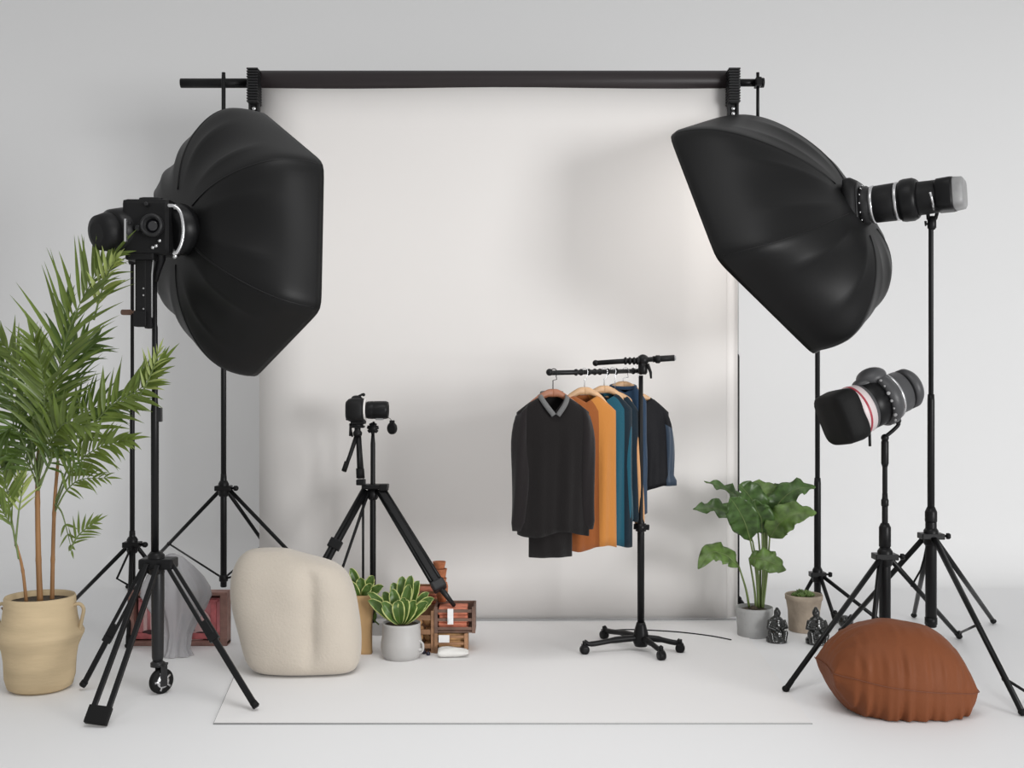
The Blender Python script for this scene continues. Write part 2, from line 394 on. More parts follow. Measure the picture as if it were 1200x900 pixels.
# camera-like strobe head on the left tripod
HD = 4.62
t = thing('strobe_head', 'black camera-shaped strobe head mounted behind the left softbox', 'studio strobe', P(180,300,HD))
axL = (P(222,264,4.80)-P(122,272,4.45)).normalized()
o = P(113,273,4.50); k_ = lambda px: px/F*4.6
m = MB(); m.lathe([(k_(12),0),(k_(20),k_(3)),(k_(23),k_(16)),(k_(22),k_(20))], o, axL, 32); obj('rear_cap', m, 'blackplastic', t)
m = MB(); m.lathe([(k_(22),k_(18)),(k_(26),k_(22)),(k_(28),k_(50)),(k_(25),k_(53))], o, axL, 32); br_ = obj('barrel', m, 'black', t)
m = MB(); m.box(P(147.5,270,4.47), (k_(2.5),.02,k_(26)), bev=.002); obj('silver_bar', m, 'chrome', br_)
m = MB(); m.box(P(178,268,HD), (k_(56),.16,k_(64)), bev=.02); m.box(P(181,243,HD-.01), (k_(32),.14,k_(20)), bev=.016, taper=.85); m.box(P(168,297,HD-.02), (k_(34),.1,k_(18)), bev=.01)
bd = obj('body', m, 'blackplastic', t)
m = MB(); c = P(180,265,HD-.09)
m.lathe([(k_(9),.01),(k_(13),0),(k_(13.5),-.03),(k_(11),-.04),(k_(9.5),-.035),(k_(8),-.01)], c, (0,1,0), 32); le = obj('lens', m, 'charcoal', bd)
m = MB(); m.ball(c+V((0,-.012,0)), k_(8), (1,.35,1)); obj('lens_glass', m, 'glass', le)
m = MB()
for (px,py,r_) in ((163,268,3.5),(173,240,2.5),(153,262,2.5)):
    m.lathe([(k_(r_),0),(k_(r_),-.02),(k_(r_*.7),-.024)], P(px,py,HD-.08), (0,1,0), 16)
obj('dial', m, 'charcoal', bd)
for (px,py) in ((183,288),(187,282),(179,290)):
    m = MB(); m.ball(P(px,py,HD-.085), .008); obj('chrome_latch', m, 'chrome', bd)
# mounting ring with bright arc
c = P(203,270,4.62)
m = MB(); m.lathe([(k_(20),-.03),(k_(28),-.02),(k_(30),.03),(k_(31),.05)], c, axL, 40, up=(0,0,1)); rg = obj('speed_ring', m, 'black', t)
m = MB(); m.tube(cr([P(x,y,4.47) for x,y in ((197,241),(205,242),(212,250),(215,268),(213,284),(208,295),(203,298))],5), .0075, 8); m.tube([P(205,243,4.47), P(205,246,4.62)], .006, 8); m.tube([P(205,297,4.47), P(203,292,4.62)], .006, 8); obj('bright_arc', m, 'chrome', rg)
m = MB(); m.box(P(200,242,4.58), (k_(14),.02,k_(5)), bev=.003); m.ball(P(205,300,4.6), .012); m.ball(P(196,250,4.6), .010); obj('latch', m, 'chrome', rg)
# hanging bracket arms
m = MB()
m.box((P(167,297,HD-.03)+P(166,381,HD-.03))/2, (k_(13),.04,k_(86)), bev=.005)
m.box((P(176,290,HD-.03)+P(174,386,HD-.03))/2, (k_(9),.035,k_(94)), bev=.005)
m.box(P(166,374,HD-.035), (k_(15),.05,k_(18)), bev=.004)
ar = obj('bracket_arm', m, 'blackplastic', t)
m = MB(); m.tube([P(180,300,HD-.05), P(178,322,HD-.05), P(178,372,HD-.05)], .0035, 8)
for yy in (338,346,362): m.ball(P(168,yy,HD-.055), .004)
obj('metal_edge', m, 'capgrey', ar)
m = MB(); m.tube([P(186,283,HD-.02), P(188,303,HD), P(184,318,D), P(181.5,330,D)], [.022,.022,.016,.012], 12); obj('swivel_neck', m, 'black', t)

# ------------------------------------------------------------------ softboxes
def softbox(label, C, U, W, N, r0, name='softbox', flip=1, exps=(.80,1.18), p=34, dm='diff'):
    """C rim centre, U and W rim radius vectors (W towards one corner), N neck centre."""
    t = thing(name, label, 'softbox', N)
    A = C - N; n = 144; K = 30; R_ = W.length
    def rho(phi, pw):
        s_ = 0
        for k in range(6):
            c_ = math.cos(phi - k*PI/3)
            if c_ > 0: s_ += (c_/math.cos(PI/6))**pw
        return s_**(-1/pw)
    ax = U.cross(W).normalized()
    if ax.dot(A) < 0: ax = -ax
    rings = []
    for k in range(K+1):
        tt = k/K; th = tt*PI/2
        rad = r0 + (1-r0)*math.sin(th)**exps[0]; axi = (1-math.cos(th))**exps[1]
        rg = []
        for i in range(n):
            phi = 2*PI*i/n
            sag = 1 - .035*math.sin(PI*tt)*abs(math.cos(3*phi))**1.2 - .12*max(0,math.sin(PI*min(1,tt/.8)))**1.3*(1-tt)*abs(math.cos(6*phi))**.8   # fabric pulled in between the ribs
            q = rho(phi, 5 + (p-5)*min(1,tt*2.2))
            rr = rad*q*sag
            rg.append(N + A*axi + (U*math.cos(phi) + W*math.sin(phi))*rr)
        rings.append(rg)
    # lip
    last = rings[-1]
    rings.append([q + ax*.03 for q in last])
    rings.append([C + (q-C)*.985 + ax*.03 for q in last])
    rings.append([C + (q-C)*.985 - ax*.01 for q in last])
    m = MB(); m.loft(rings, caps=False); sh = obj('fabric_shell', m, 'boxfab', t)
    m = MB(); m.loft([[C+(q-C)*.99 for q in last],[C+(q-C)*.99+ax*.004 for q in last]], caps=True); obj('front_diffuser', m, dm, t)
    for k in range(6):
        phi = PI/6 + k*PI/3; pts = []
        for j in range(2, K+1):
            i = round(phi/(2*PI)*n) % n; q = rings[j][i]; cen = N + A*((1-math.cos(j/K*PI/2))**exps[1]); pts.append(q + (cen-q).normalized()*.004)
        m = MB(); m.tube(pts, .0045, 8); obj('rib', m, 'boxfab', sh)
    return t, ax
dC = 5.0; s = dC/F
CL = P(295,284,dC); UL = V((110*s,-126*s,-7*s)); WL = V((1*s,12.6*s,160*s))
softbox('large black hexagonal softbox on the left, its open face turned right', CL, UL, WL, P(207,266,4.76), .16)
dC = 5.55; s = dC/F
CR = P(899,266,dC); UR = V((-115*s,-119.5*s,27*s)); WR = V((-38*s,84.2*s,150*s))
NR = P(1004,242,5.30)
softbox('large black hexagonal softbox on the right, tilted down towards the floor', CR, UR, WR, NR, .16, exps=(.93,1.0), dm='diffglow')

# right strobe
t = thing('studio_strobe', 'black barrel strobe with silver rings and pale end cap on the tall right stand', 'studio strobe', P(1092,250,5.2))
a0 = P(1000,243,5.33); a1 = P(1128,226,5.08); ax = (a1-a0).normalized(); L = (a1-a0).length; kk = L/128
def seg(name, prof, m_, par=None, pw=None, n=40, **kw):
    m = MB(); m.lathe([(r_*kk*.97, s_*kk) for r_, s_ in prof], a0, ax, n, pw=pw, up=(0,0,1), **kw); return obj(name, m, m_, par or t)
pl = seg('mounting_plate', [(28,-7),(34,-5),(34,2),(30,9),(22,11)], 'blackplastic', pw=5, n=48, yscale=1.05)
seg('plate_edge', [(27,8.5),(30,9.5),(30,10.5),(25,11)], 'charcoal', pl, pw=4, n=48, yscale=1.0)
seg('locking_ring', [(20,8),(25,11),(25,18),(23,20),(23,24)], 'charcoal')
m = MB()
for i in range(14):
    a_ = 2*PI*i/14; u_ = V((0,0,1)).cross(ax).normalized(); w_ = ax.cross(u_)
    m.ball(a0 + ax*13*kk + (u_*math.cos(a_)+w_*math.sin(a_))*25*kk, .0045)
obj('screw_ring', m, 'chrome', pl)
seg('silver_band', [(22,22),(24,23),(24.5,26),(23.5,27)], 'chrome')
seg('front_barrel', [(23,27),(23.5,28),(24,50),(23,51)], 'blackplastic')
seg('silver_band', [(22.5,51),(24.5,52),(24.5,55),(23.5,56)], 'chrome')
seg('focus_ring', [(23,56),(26,58),(27,62),(27,72),(25,76),(23,78)], 'black')
seg('rear_barrel', [(22,76),(21,80),(20.5,100),(20,101)], 'blackplastic')
seg('handgrip_body', [(19,98),(22,101),(22.5,116),(22,119)], 'black', pw=4, n=48, yscale=.93)
seg('end_cap', [(21,118.5),(21.5,120),(20.5,129),(17,131)], 'capgrey', pw=4, n=48, yscale=.93)
m = MB(); m.tube([P(1090,225,5.03), P(1093,238,5.04), P(1094,246,5.12)], .006, 8); obj('silver_lever', m, 'chrome', t)
# tall right stand
D = 5.2; b = P(1091,0,D)
feet = [G(1198,839), G(986,742), G(1164,731), G(1071,724)]
ts = stand('tall black stand at the far right holding the strobe and right softbox', (b.x,D), 2, z(628,D), feet,
      [(z(735,D), z(606,D), .026), (z(612,D), z(462,D), .0165), (z(470,D), z(258,D), .0115)], bottom_z=z(735,D), braces=False, r_leg=.013, rhub=.034)
m = MB(); m.lathe([(.026,z(612,D)),(.028,z(610,D)),(.028,z(600,D)),(.018,z(594,D))], (b.x,D,0), n=18); obj('clamp_collar', m, 'black', ts)
c = P(1092,262,D)
m = MB(); m.lathe([(.012,-.03),(.02,-.02),(.02,.03),(.012,.035)], c, n=16); m.tube([c+V((-.02,0,.0)), c+V((-.028,0,-.01)), c+V((-.03,0,.012))], .006, 8)
m.tube([c+V((-.016,0,.02)), c+V((-.022,-.01,.045)), c+V((-.012,-.02,.07))], .009, 8); m.tube([c+V((.016,0,.02)), c+V((.02,-.01,.045)), c+V((.012,-.02,.07))], .009, 8)
obj('swivel_yoke', m, 'black', ts)
m = MB(); m.tube([P(1088,636,D-.01), P(1079,668,D+.05), P(1068,687,D+.12)], .005, 8); obj('brace', m, 'black', ts)
legA0, legA1 = V((b.x+.03,D-.02,z(628,D))), G(1198,839)
def on_leg(py):
    return min((legA0.lerp(legA1,k/200) for k in range(201)), key=lambda q_: abs(450-(q_.z-CAMH)/q_.y*F-py))
m = MB(); e_ = G(1124,749)+V((0,0,.03)); m.tube([on_leg(731), e_], .006, 8); m.ball(e_, .014); obj('brace', m, 'black', ts)
e_ = on_leg(795); m = MB(); m.tube([e_, e_+V((.16,-.02,-.10))], .006, 8); m.ball(e_, .014); obj('brace', m, 'black', ts)

# mid stand with spotlight
D = 5.1; b = P(1037,0,D)
ms = stand('short black stand under the tilted spotlight, behind the rust cushion', (b.x,D), 2, z(652,D), [G(921,811), G(1124,749), G(1018,788)],
      [(z(770,D), z(640,D), .026), (z(648,D), z(578,D), .0135), (z(590,D), z(516,D), .0115)], bottom_z=z(760,D), braces=False, r_leg=.0125, rhub=.034)
for pr in ([(.02,642),(.027,640),(.027,618),(.018,613)], [(.013,594),(.017,592),(.017,586),(.013,584)], [(.012,547),(.017,543),(.017,518),(.012,514)]):
    m = MB(); m.lathe([(r_,z(y_,D)) for r_,y_ in pr], (b.x,D,0), n=18); obj('clamp_collar', m, 'black', ms)
t = thing('spotlight', 'grey and black spotlight with red-striped white ring pointing down left', 'spotlight', P(1037,512,D))
a0 = P(1062,456,5.12); a1 = P(988,488,5.02); ax = (a1-a0).normalized(); kk = (a1-a0).length/88
upv = ax.cross(V((0,1,0))); upv = upv if upv.z > 0 else -upv
def seg2(name, prof, m_, par=None, pw=None, n=44, **kw):
    m = MB(); m.lathe([(r_*kk, s_*kk) for r_, s_ in prof], a0, ax, n, pw=pw, up=upv, **kw); return obj(name, m, m_, par or t)
seg2('rear_ring', [(12,-9),(20,-8),(23,-4),(23,3),(20,4)], 'gunmetal')
seg2('rear_groove', [(20,3),(20,8)], 'black')
seg2('rear_barrel', [(20,6),(23.5,8),(24,22),(24,24)], 'gunmetal')
seg2('silver_band', [(24,22),(27,23),(27.5,25.5),(25,26)], 'chrome')
bd = seg2('body_disc', [(24,26),(28,27),(30,31),(30,38),(27,41)], 'gunmetal')
seg2('focus_barrel', [(25,40),(25,42),(26.5,44),(26.5,58),(25,60)], 'black')
seg2('ribbed_barrel', [(26,58),(27,59),(27,66)], 'gunmetal')
wr = seg2('white_ring', [(26,62),(28,63),(28.7,76),(28,79)], 'pinkring')
seg2('red_stripe', [(28.3,70),(29,70.5),(29,72.5),(28.4,73)], 'red', wr)
seg2('hood', [(27,77),(28.5,79),(29.5,86),(28.5,100),(26,103),(10,103)], 'rubber', pw=5, n=48, yscale=1.02)
m = MB()
hp = a0 + ax*34*kk + upv.normalized()*28*kk
m.ball(hp+ax*3*kk, 17*kk, (1,1,.62), seg=24, rot=ax.to_track_quat('X','Z').to_matrix().to_4x4()); m.ball(hp+ax*14*kk-upv.normalized()*2*kk, 9*kk, (1.6,1.3,.6), seg=20, rot=ax.to_track_quat('X','Z').to_matrix().to_4x4())
obj('top_hump', m, 'gunmetal', bd)
for i in range(8):
    m = MB(); a_ = math.radians(-70+i*17); sd = V((0,-1,0)); q = a0+ax*34*kk + (sd*math.cos(a_)+upv.normalized()*math.sin(a_))*30*kk
    m.lathe([(.0045+.002*(i%3),-.004),(.0045+.002*(i%3),.004),(.003,.005)], q, (q-(a0+ax*34*kk)), 10)
    obj('button', m, 'capgrey', bd)
m = MB(); m.tube(cr([P(1056,483,5.08), P(1052,490,5.09), P(1053,497,5.1), P(1048,503,5.1), P(1041,509,5.1), P(1035,513,5.1)],4), .009, 10); m.ball(P(1052,493,5.09), .016); m.ball(P(1037,513,5.1), .018)
obj('swivel_arm', m, 'black', t)
m = MB(); m.tube([P(1023,500,5.0), P(1019,508,5.0)], .004, 8); m.tube([P(1019,507,5.0), P(1019.5,523,5.0)], .0065, 8); obj('dangling_strap', m, 'black', t)

# ------------------------------------------------------------------ centre tripod
D = 5.73; b = P(437,0,D)
t = thing('tripod', 'black tripod with a small camera perched on it, before the backdrop', 'tripod', (b.x,D,0))
m = MB(); m.lathe([(.014,z(729,D)),(.0155,z(727,D)),(.0155,z(570,D)),(.0125,z(566,D)),(.0125,z(520,D)),(.008,z(508,D))], (b.x,D,0), n=18); obj('centre_column', m, 'black', t)
m = MB(); m.tube([P(425.5,566,D-.02), P(425.5,700,D-.02)], .0065, 10); obj('side_rod', m, 'black', t)
m = MB(); m.box(P(440,570,D-.01), (.135,.08,.024), bev=.006); m.box(P(450,571,D-.03), (.045,.05,.035), bev=.006); m.lathe([(.02,-.06),(.028,-.05),(.028,0)], P(437,572,D), n=18); obj('hub', m, 'black', t)
m = MB()
c = P(437,502,D-.01)
for i in range(7):
    a_ = 2*PI*i/7+.2; m.tube([c, c+V((math.cos(a_)*.03,0,math.sin(a_)*.03))], [.014,.009], 8)
m.ball(c, .022, (1,.7,1)); m.tube([c, P(438,494,D-.01)], .006, 8)
obj('star_knob', m, 'black', t)
def leg3(a, f, r1, r2, name='leg', double=False, par=None):
    m = MB(); a, f = V(a), V(f); d = (f-a).normalized()
    if double:
        sd = V((1,0,0)); sd = (sd-d*sd.dot(d)).normalized()
        for s_ in (-1,1): m.tube([a+sd*s_*r1*.6, a.lerp(f,.55)+sd*s_*r1*.9, f+sd*s_*r1*1.1+V((0,0,.01))], [r1,r1,r2], 10)
        m.box(a.lerp(f,.35), (r1*5,r1*2.4,.05), axes=(sd, d.cross(sd), d), bev=.004)
    else: m.tube([a, a.lerp(f,.5), f+V((0,0,.01))], [r1,(r1+r2)/2,r2], 10)
    lg = obj(name, m, 'black', par or t)
    m = MB(); m.tube([f-d*.05+V((0,0,.012)), f+V((0,0,.012))], r2*1.4, 10); obj('rubber_foot', m, 'rubber', lg); return lg
leg3(P(428,574,D-.01), G(323,763), .013, .010, double=True)
leg3(P(432,576,D-.02), G(372,752), .0085, .006)
# right leg, wide, resting behind/over crate
a = P(446,574,D-.02); mid = P(514,686,5.37); ft = P(532.5,710,5.385)
m = MB(); d = (mid-a).normalized(); sd = V((1,0,0)); sd = (sd-d*sd.dot(d)).normalized(); nn = d.cross(sd)
m.box((a+mid)/2, (.034,.028,(mid-a).length), axes=(sd,nn,d), bev=.006)
for s_ in (-1,1): m.tube([a+sd*s_*.018, mid+sd*s_*.023], .010, 10)
lg = obj('leg', m, 'black', t)
m = MB(); m.box(mid, (.068,.045,.05), axes=(sd,nn,d), bev=.008); obj('leg_clamp', m, 'charcoal', lg)
m = MB(); m.tube([mid, ft], [.017,.010], 10); obj('lower_leg', m, 'charcoal', lg)
# plinth under the column
m = MB(); pz = G(442,745); m.box((P(443,745,pz.y).x, pz.y+.04, z(729.5,5.73)/2), (.12,.1,z(729.5,5.73)), bev=.004)
tag(obj('plinth', m, 'whitepot', loc=(P(443,0,pz.y).x,pz.y+.04,0)), 'small pale grey block under the column of the centre tripod', 'block')
# mini tripod + camera
mt = thing('mini_tripod', 'small black folding tripod clamped above the centre tripod, under the camera', 'tripod', P(424,565,D-.05)); t = mt
DM = D-.06
m = MB(); m.lathe([(.008,-.02),(.022,-.015),(.024,.0),(.016,.012),(.016,.03),(.03,.034),(.03,.044)], P(419,507,DM), n=20); m.box(P(419,500,DM), (.07,.05,.012), bev=.003); m.tube([P(411,496,DM), P(410.5,511,DM)], .007, 8); m.tube([P(410,497,DM), P(413,512,DM)], .005, 8); obj('head', m, 'black', mt)
leg3(P(418,510,DM), P(403,555,DM-.05), .0115, .0095, par=mt)
leg3(P(420,510,DM), P(422,563,DM), .013, .014, par=mt)
leg3(P(422,508,DM), P(426,563,DM+.04), .005, .005, par=mt)
m = MB(); m.box(P(423,565,DM+.01), (.045,.05,.03), bev=.006); obj('clamp', m, 'black', mt)
cm = thing('camera', 'small black camera with a fat lens on the centre tripod, facing right', 'camera', P(418,497,DM))
m = MB(); kD = DM/F
m.lathe([(kD*10,0),(kD*13,kD*3),(kD*14.5,kD*8),(kD*14.5,kD*18),(kD*13,kD*21)], P(406,480.5,DM), (1,0,0), 36, pw=3.2, up=(0,0,1)); m.box(P(420,493,DM), (kD*17,.06,kD*8), bev=.006)
m.box(P(407.5,488,DM), (kD*3,.05,kD*9), bev=.004)
bd = obj('body', m, 'blackplastic', cm)
m = MB(); m.ball(P(418,467,DM), kD*5.5, (1.2,1,.7)); m.tube([P(419,465,DM), P(425,462,DM)], .006, 8); m.ball(P(426,462.5,DM), .009); obj('viewfinder', m, 'black', bd)
m = MB(); m.lathe([(kD*12.5,0),(kD*13,kD*1),(kD*13,kD*2.5)], P(426.5,480,DM), (1,0,0), 32); obj('silver_ring', m, 'white', cm)
m = MB(); m.lathe([(kD*9,0),(kD*10.2,kD*2),(kD*10.6,kD*8),(kD*10.2,kD*9),(kD*10.6,kD*10),(kD*10.6,kD*23),(kD*9.6,kD*26),(kD*8,kD*26),(kD*7.5,kD*22)], P(429,480.5,DM), (1,.0,0), 36); le = obj('lens', m, 'black', cm)
m = MB(); m.box(P(445,491,DM), (kD*9,.04,kD*2.5), bev=.003); obj('lens_foot', m, 'capgrey', le)
m = MB(); m.lathe([(kD*4,-.008),(kD*7,-.006),(kD*7,.006),(kD*4,.008)], P(459.5,502,DM), (.75,1,0), 24); m.box(P(459.5,494.5,DM), (kD*6,.015,kD*4), bev=.003); cp = obj('lens_cap', m, 'black', cm)
m = MB(); m.tube(cr([P(453,489,DM), P(457,490.5,DM), P(459.5,494,DM)],4), .0016, 6); obj('cap_cord', m, 'black', cp)

# ------------------------------------------------------------------ palm
def leaflet(m, base, dir_, nrm, L, w, droop, mi=0, nseg=7):
    rows = []; p = V(base); d = V(dir_).normalized()
    for k in range(nseg+1):
        tt = k/nseg; wd = w*(math.sin(PI*min(1,(tt*.9+.1))**.75) if tt < .98 else 0.02); wd = w*max(.03,(math.sin(PI*(tt**.62)))) if 0<tt<1 else (w*.25 if tt==0 else w*.02)
        sd = d.cross(nrm).normalized(); up = sd.cross(d).normalized()
        rows.append([p - sd*wd/2 + up*wd*.18, p.copy(), p + sd*wd/2 + up*wd*.18])
        p = p + d*(L/nseg); d = (d + V((0,0,-droop/nseg*(.5+tt)))).normalized()
    m.grid(rows, mi)
def frond(pts, parent, L, nl, mats='palmA', w=.023, t0=.25, nrm=(0,-1,.25), ang=(62,22), droop=.55, rr=.005, seed=0, stemm='stem', lr=(1,1)):
    rnd = random.Random(seed); c = cr(pts, 10); n = len(c); m = MB()
    m.tube(c, [rr*(1-.75*i/n) for i in range(n)], 7, mi=1)
    nrm0 = V(nrm).normalized()
    for i in range(nl):
        tt = t0 + (1-t0)*(i+.5)/nl; f = tt*(n-1); k = min(int(f), n-2); q = c[k].lerp(c[k+1], f-k); T = (c[min(k+1,n-1)]-c[max(k-1,0)]).normalized()
        u = (tt-t0)/(1-t0); S = T.cross(nrm0).normalized()
        env = (.55+.45*math.sin(PI*min(1,(u*1.15+.08)))) * (1-.25*u)
        for sgn, sc_ in ((-1,lr[0]),(1,lr[1])):
            a = math.radians(ang[0]*(1-u)+ang[1]*u + rnd.uniform(-9,9))
            dd = T*math.cos(a) + S*sgn*math.sin(a) + nrm0*rnd.uniform(-.12,.38)
            nn = (nrm0 + V((rnd.uniform(-.5,.5),rnd.uniform(-.2,.2),rnd.uniform(-.1,.6)))).normalized()
            leaflet(m, q, dd, nn, L*env*sc_*rnd.uniform(.85,1.1), w*rnd.uniform(.8,1.15), droop*rnd.uniform(.4,1.3), 0)
    leaflet(m, c[-1], (c[-1]-c[-2]), nrm0, L*.5, w*.8, droop*.5)
    return obj('frond', m, [mats, stemm], parent)
PD = 4.74; pc = P(47,0,PD).x
pt = thing('potted_palm', 'tall feathery palm in a sandy clay jug at the left edge', 'potted plant', (pc,PD,0))
k4 = PD/F
zb = lambda py: (807-py)*k4*1.0
# pot profile (radius px, y px)
prof = [(0,805),(30,805),(36,801),(39,790),(40,770),(42,757),(46,747),(48.5,742),(49,739),(47.5,736),(44,731),(41.5,722),(40,710),(39.5,703),(39.5,698),(38.5,696),(37,698),(36,706),(0,707)]
m = MB(); m.lathe([(max(r_,.1)*k4, max(0,(805-y_))*k4) for r_,y_ in prof], (pc,PD,0), n=64); pot = obj('clay_jug', m, 'clay', pt)
m = MB(); m.lathe([(.1*k4,(805-703)*k4),(36.3*k4,(805-703)*k4),(36.3*k4,(805-707)*k4)], (pc,PD,0), n=32); obj('soil', m, 'soil', pt)
for s_ in (-1,1):
    m = MB(); zz = lambda y_: (805-y_)*k4
    m.tube(cr([(pc+s_*38*k4,PD,zz(708)),(pc+s_*46*k4,PD,zz(706)),(pc+s_*51*k4,PD,zz(712)),(pc+s_*49*k4,PD,zz(724)),(pc+s_*46*k4,PD,zz(737))],6), .0075, 10); obj('handle', m, 'clay', pot)
m = MB(); m.tube(cr([P(2,712,PD-.02),P(8,722,PD-.03),P(3,735,PD-.04),P(-6,742,PD-.03)],5), .004, 7); obj('twine', m, 'darkwood', pot)
def cane(pts, r_):
    m = MB(); c = cr(pts, 10); m.tube(c, [r_*(1.1-.35*i/len(c)) + (.0012 if i%9==0 else 0) for i in range(len(c))], 10); return obj('cane', m, 'brown', pt)
cane([P(47,706,PD), P(45,650,PD), P(44,575,PD+.02), P(46,520,PD+.03)], .0115)
cane([P(61,706,PD+.05), P(62,650,PD+.05), P(64,590,PD+.05), P(68,540,PD+.05)], .0085)
cane([P(31,706,PD-.03), P(26,665,PD-.04), P(18,635,PD-.06)], .0065)
FR = [ # points (px,py,depth offset), leaflet length px, count, material, t0, angle
 ([(45,560,0),(60,480,-.05),(80,390,-.1),(108,330,-.14),(132,300,-.2)], 92, 24, 'palmA', .22, (48,20), .35),
 ([(44,565,0),(58,500,.05),(70,430,.1),(78,360,.12)], 80, 20, 'palmB', .25, (42,18), .5),
 ([(110,375,-.12),(118,345,-.14),(128,318,-.2),(136,305,-.24)], 44, 9, 'palmC', .15, (40,18), .5),
 ([(64,590,.05),(88,530,0),(125,480,-.05),(165,455,-.1),(190,425,-.12)], 60, 22, 'palmA', .3, (52,22), .45),
 ([(160,470,-.1),(172,450,-.12),(180,430,-.14),(186,412,-.16)], 34, 7, 'palmC', .2, (50,20), .4),
 ([(45,560,0),(42,490,.05),(22,430,.08),(-5,392,.1)], 72, 20, 'palmA', .25, (55,22), .5),
 ([(45,575,0),(35,510,-.06),(10,465,-.12),(-30,450,-.14)], 66, 18, 'palmB', .2, (60,25), .6),
 ([(45,575,0),(70,515,.05),(105,480,.1),(150,470,.12)], 62, 20, 'palmB', .2, (60,25), .6),
 ([(64,595,.05),(85,550,0),(115,525,-.05),(152,515,-.08)], 52, 16, 'palmA', .25, (50,25), .8),
 ([(44,560,0),(50,500,-.1),(52,450,-.18),(40,400,-.25)], 70, 20, 'palmA', .2, (60,22), .6),
 ([(44,560,0),(28,520,-.05),(15,500,-.1),(0,520,-.14)], 55, 16, 'palmB', .2, (60,30), .9),
 ([(44,565,0),(58,520,-.1),(78,495,-.18),(100,500,-.22)], 55, 16, 'palmA', .2, (58,30), .9),
 ([(18,635,-.06),(12,600,-.05),(5,560,0),(-8,520,0)], 50, 14, 'palmA', .35, (40,22), .5),
 ([(18,640,-.06),(22,600,-.05),(26,575,-.02),(28,555,0)], 34, 7, 'palmC', .3, (38,20), .3),
 ([(22,655,-.05),(15,620,-.08),(4,600,-.1),(-4,578,-.1)], 40, 8, 'palmA', .35, (35,20), .3),
 ([(64,590,.05),(72,600,0),(78,620,-.03),(84,645,-.04)], 20, 3, 'palmA', .5, (50,30), .3),
 ([(82,645,-.04),(90,630,-.05),(100,620,-.06),(112,612,-.06)], 32, 7, 'palmA', .1, (50,25), .4),
 ([(64,600,.05),(78,575,0),(95,562,-.03),(125,560,-.05)], 38, 10, 'palmA', .3, (55,25), .7),
 ([(44,560,0),(52,480,.1),(85,420,.18),(110,400,.22)], 66, 18, 'palmB', .25, (55,22), .5),
 ([(46,560,0),(25,470,.1),(5,430,.15),(-18,420,.2)], 66, 16, 'palmB', .2, (55,25), .5),
 ([(44,570,0),(60,540,-.08),(62,520,-.1),(90,545,-.14)], 40, 12, 'palmB', .2, (55,30), .8),
 ([(44,570,0),(34,545,.0),(22,530,.0),(14,545,.0)], 44, 10, 'palmB', .2, (55,30), .8),
]
for i, (pp, L_, nl, mt_, t0_, an, dr) in enumerate(FR):
    frond([P(x,y,PD+d_) for x,y,d_ in pp], pt, L_*k4*1.05, int(nl*1.02), mt_, w=.0185 if L_>40 else .012, t0=t0_, ang=an, droop=dr, seed=i*3+1, rr=.0045)
# ------------------------------------------------------------------ broad leaf plant
def broadleaf(parent, pts, width, nrm, mats=('leafA','leafB'), ripple=.012, fold=.12, petiole=None, name='leaf', seed=0, pr=.006, ns=22, prof=.8, edge=None, stemm='stem', cup=0, wexp=.75):
    rnd = random.Random(seed); c = cr(pts, max(3,ns//(len(pts)-1))); n = len(c); N0 = V(nrm).normalized(); rows = []; nc = 11; ph = rnd.uniform(0,6)
    for i, q in enumerate(c):
        tt = i/(n-1); T = (c[min(i+1,n-1)]-c[max(i-1,0)]).normalized(); S = T.cross(N0).normalized(); U_ = S.cross(T).normalized()
        wd = width*max(.015, math.sin(PI*tt**prof))**wexp/2
        row = []
        for j in range(nc):
            v = (j-(nc-1)/2)/((nc-1)/2)
            rp = ripple*abs(v)**1.6*math.sin(tt*26+ph+(2 if v>0 else 0)) + ripple*.35*math.sin(tt*44 - abs(v)*5)*abs(v)
            row.append(q + S*v*wd + U_*(fold*abs(v)*wd*2 + rp*min(1,wd/(width*.3)) - cup*v*v*wd))
        rows.append(row)
    m = MB(); m.grid(rows, mifun=(lambda a,b_: 1 if (b_ in (0,nc-2)) else 0) if edge else (lambda a,b_: 1 if (b_ in (4,5) and False) else 0))
    o = obj(name, m, list(mats) if edge else [mats[0]], parent, solid=.0015)
    if petiole:
        m = MB(); pc_ = cr(petiole, 8); m.tube(pc_, [pr*(1.15-.5*i/len(pc_)) for i in range(len(pc_))], 8); obj('petiole', m, stemm, o)
    m = MB(); m.tube([q + (c[1]-c[0]).cross(N0).normalized().cross((c[1]-c[0]).normalized())*.0005 for q in c], [pr*.55*(1-.8*i/n) for i in range(n)], 6); obj('midrib', m, stemm, o)
    return o
BP = 5.74; bpx = P(884,0,BP).x; kb = BP/F
bp = thing('broad_leaf_plant', 'broad-leaved green plant in a round grey concrete pot', 'potted plant', (bpx,BP,0))
yb = 450+F*CAMH/BP
m = MB(); m.lathe([(.1*kb,0),(19*kb,0),(19.6*kb,.003),(20.5*kb,20*kb),(21.5*kb,(yb-715)*kb),(21.5*kb,(yb-711)*kb),(20*kb,(yb-711)*kb),(19.5*kb,(yb-717)*kb),(.1*kb,(yb-717)*kb)], (bpx,BP,0), n=56); obj('pot', m, 'greypot', bp)
m = MB(); m.lathe([(.1*kb,(yb-713)*kb),(12*kb,(yb-713)*kb),(19.8*kb,(yb-716)*kb),(19*kb,(yb-720)*kb)], (bpx,BP,0), n=24); 
m.ball(P(883,713,BP-.03), .02, (1,1,.8)); obj('soil', m, 'soil', bp)
q = lambda x,y,d_=0: P(x,y,BP+d_)
broadleaf(bp, [q(866,664,-.05), q(850,650,-.08), q(832,648,-.12), q(818,667,-.14)], .115, (.1,-.75,.65), petiole=[q(878,712), q(874,690,-.02), q(866,664,-.05)], seed=1, mats=('leafB','leafB'), cup=.25)
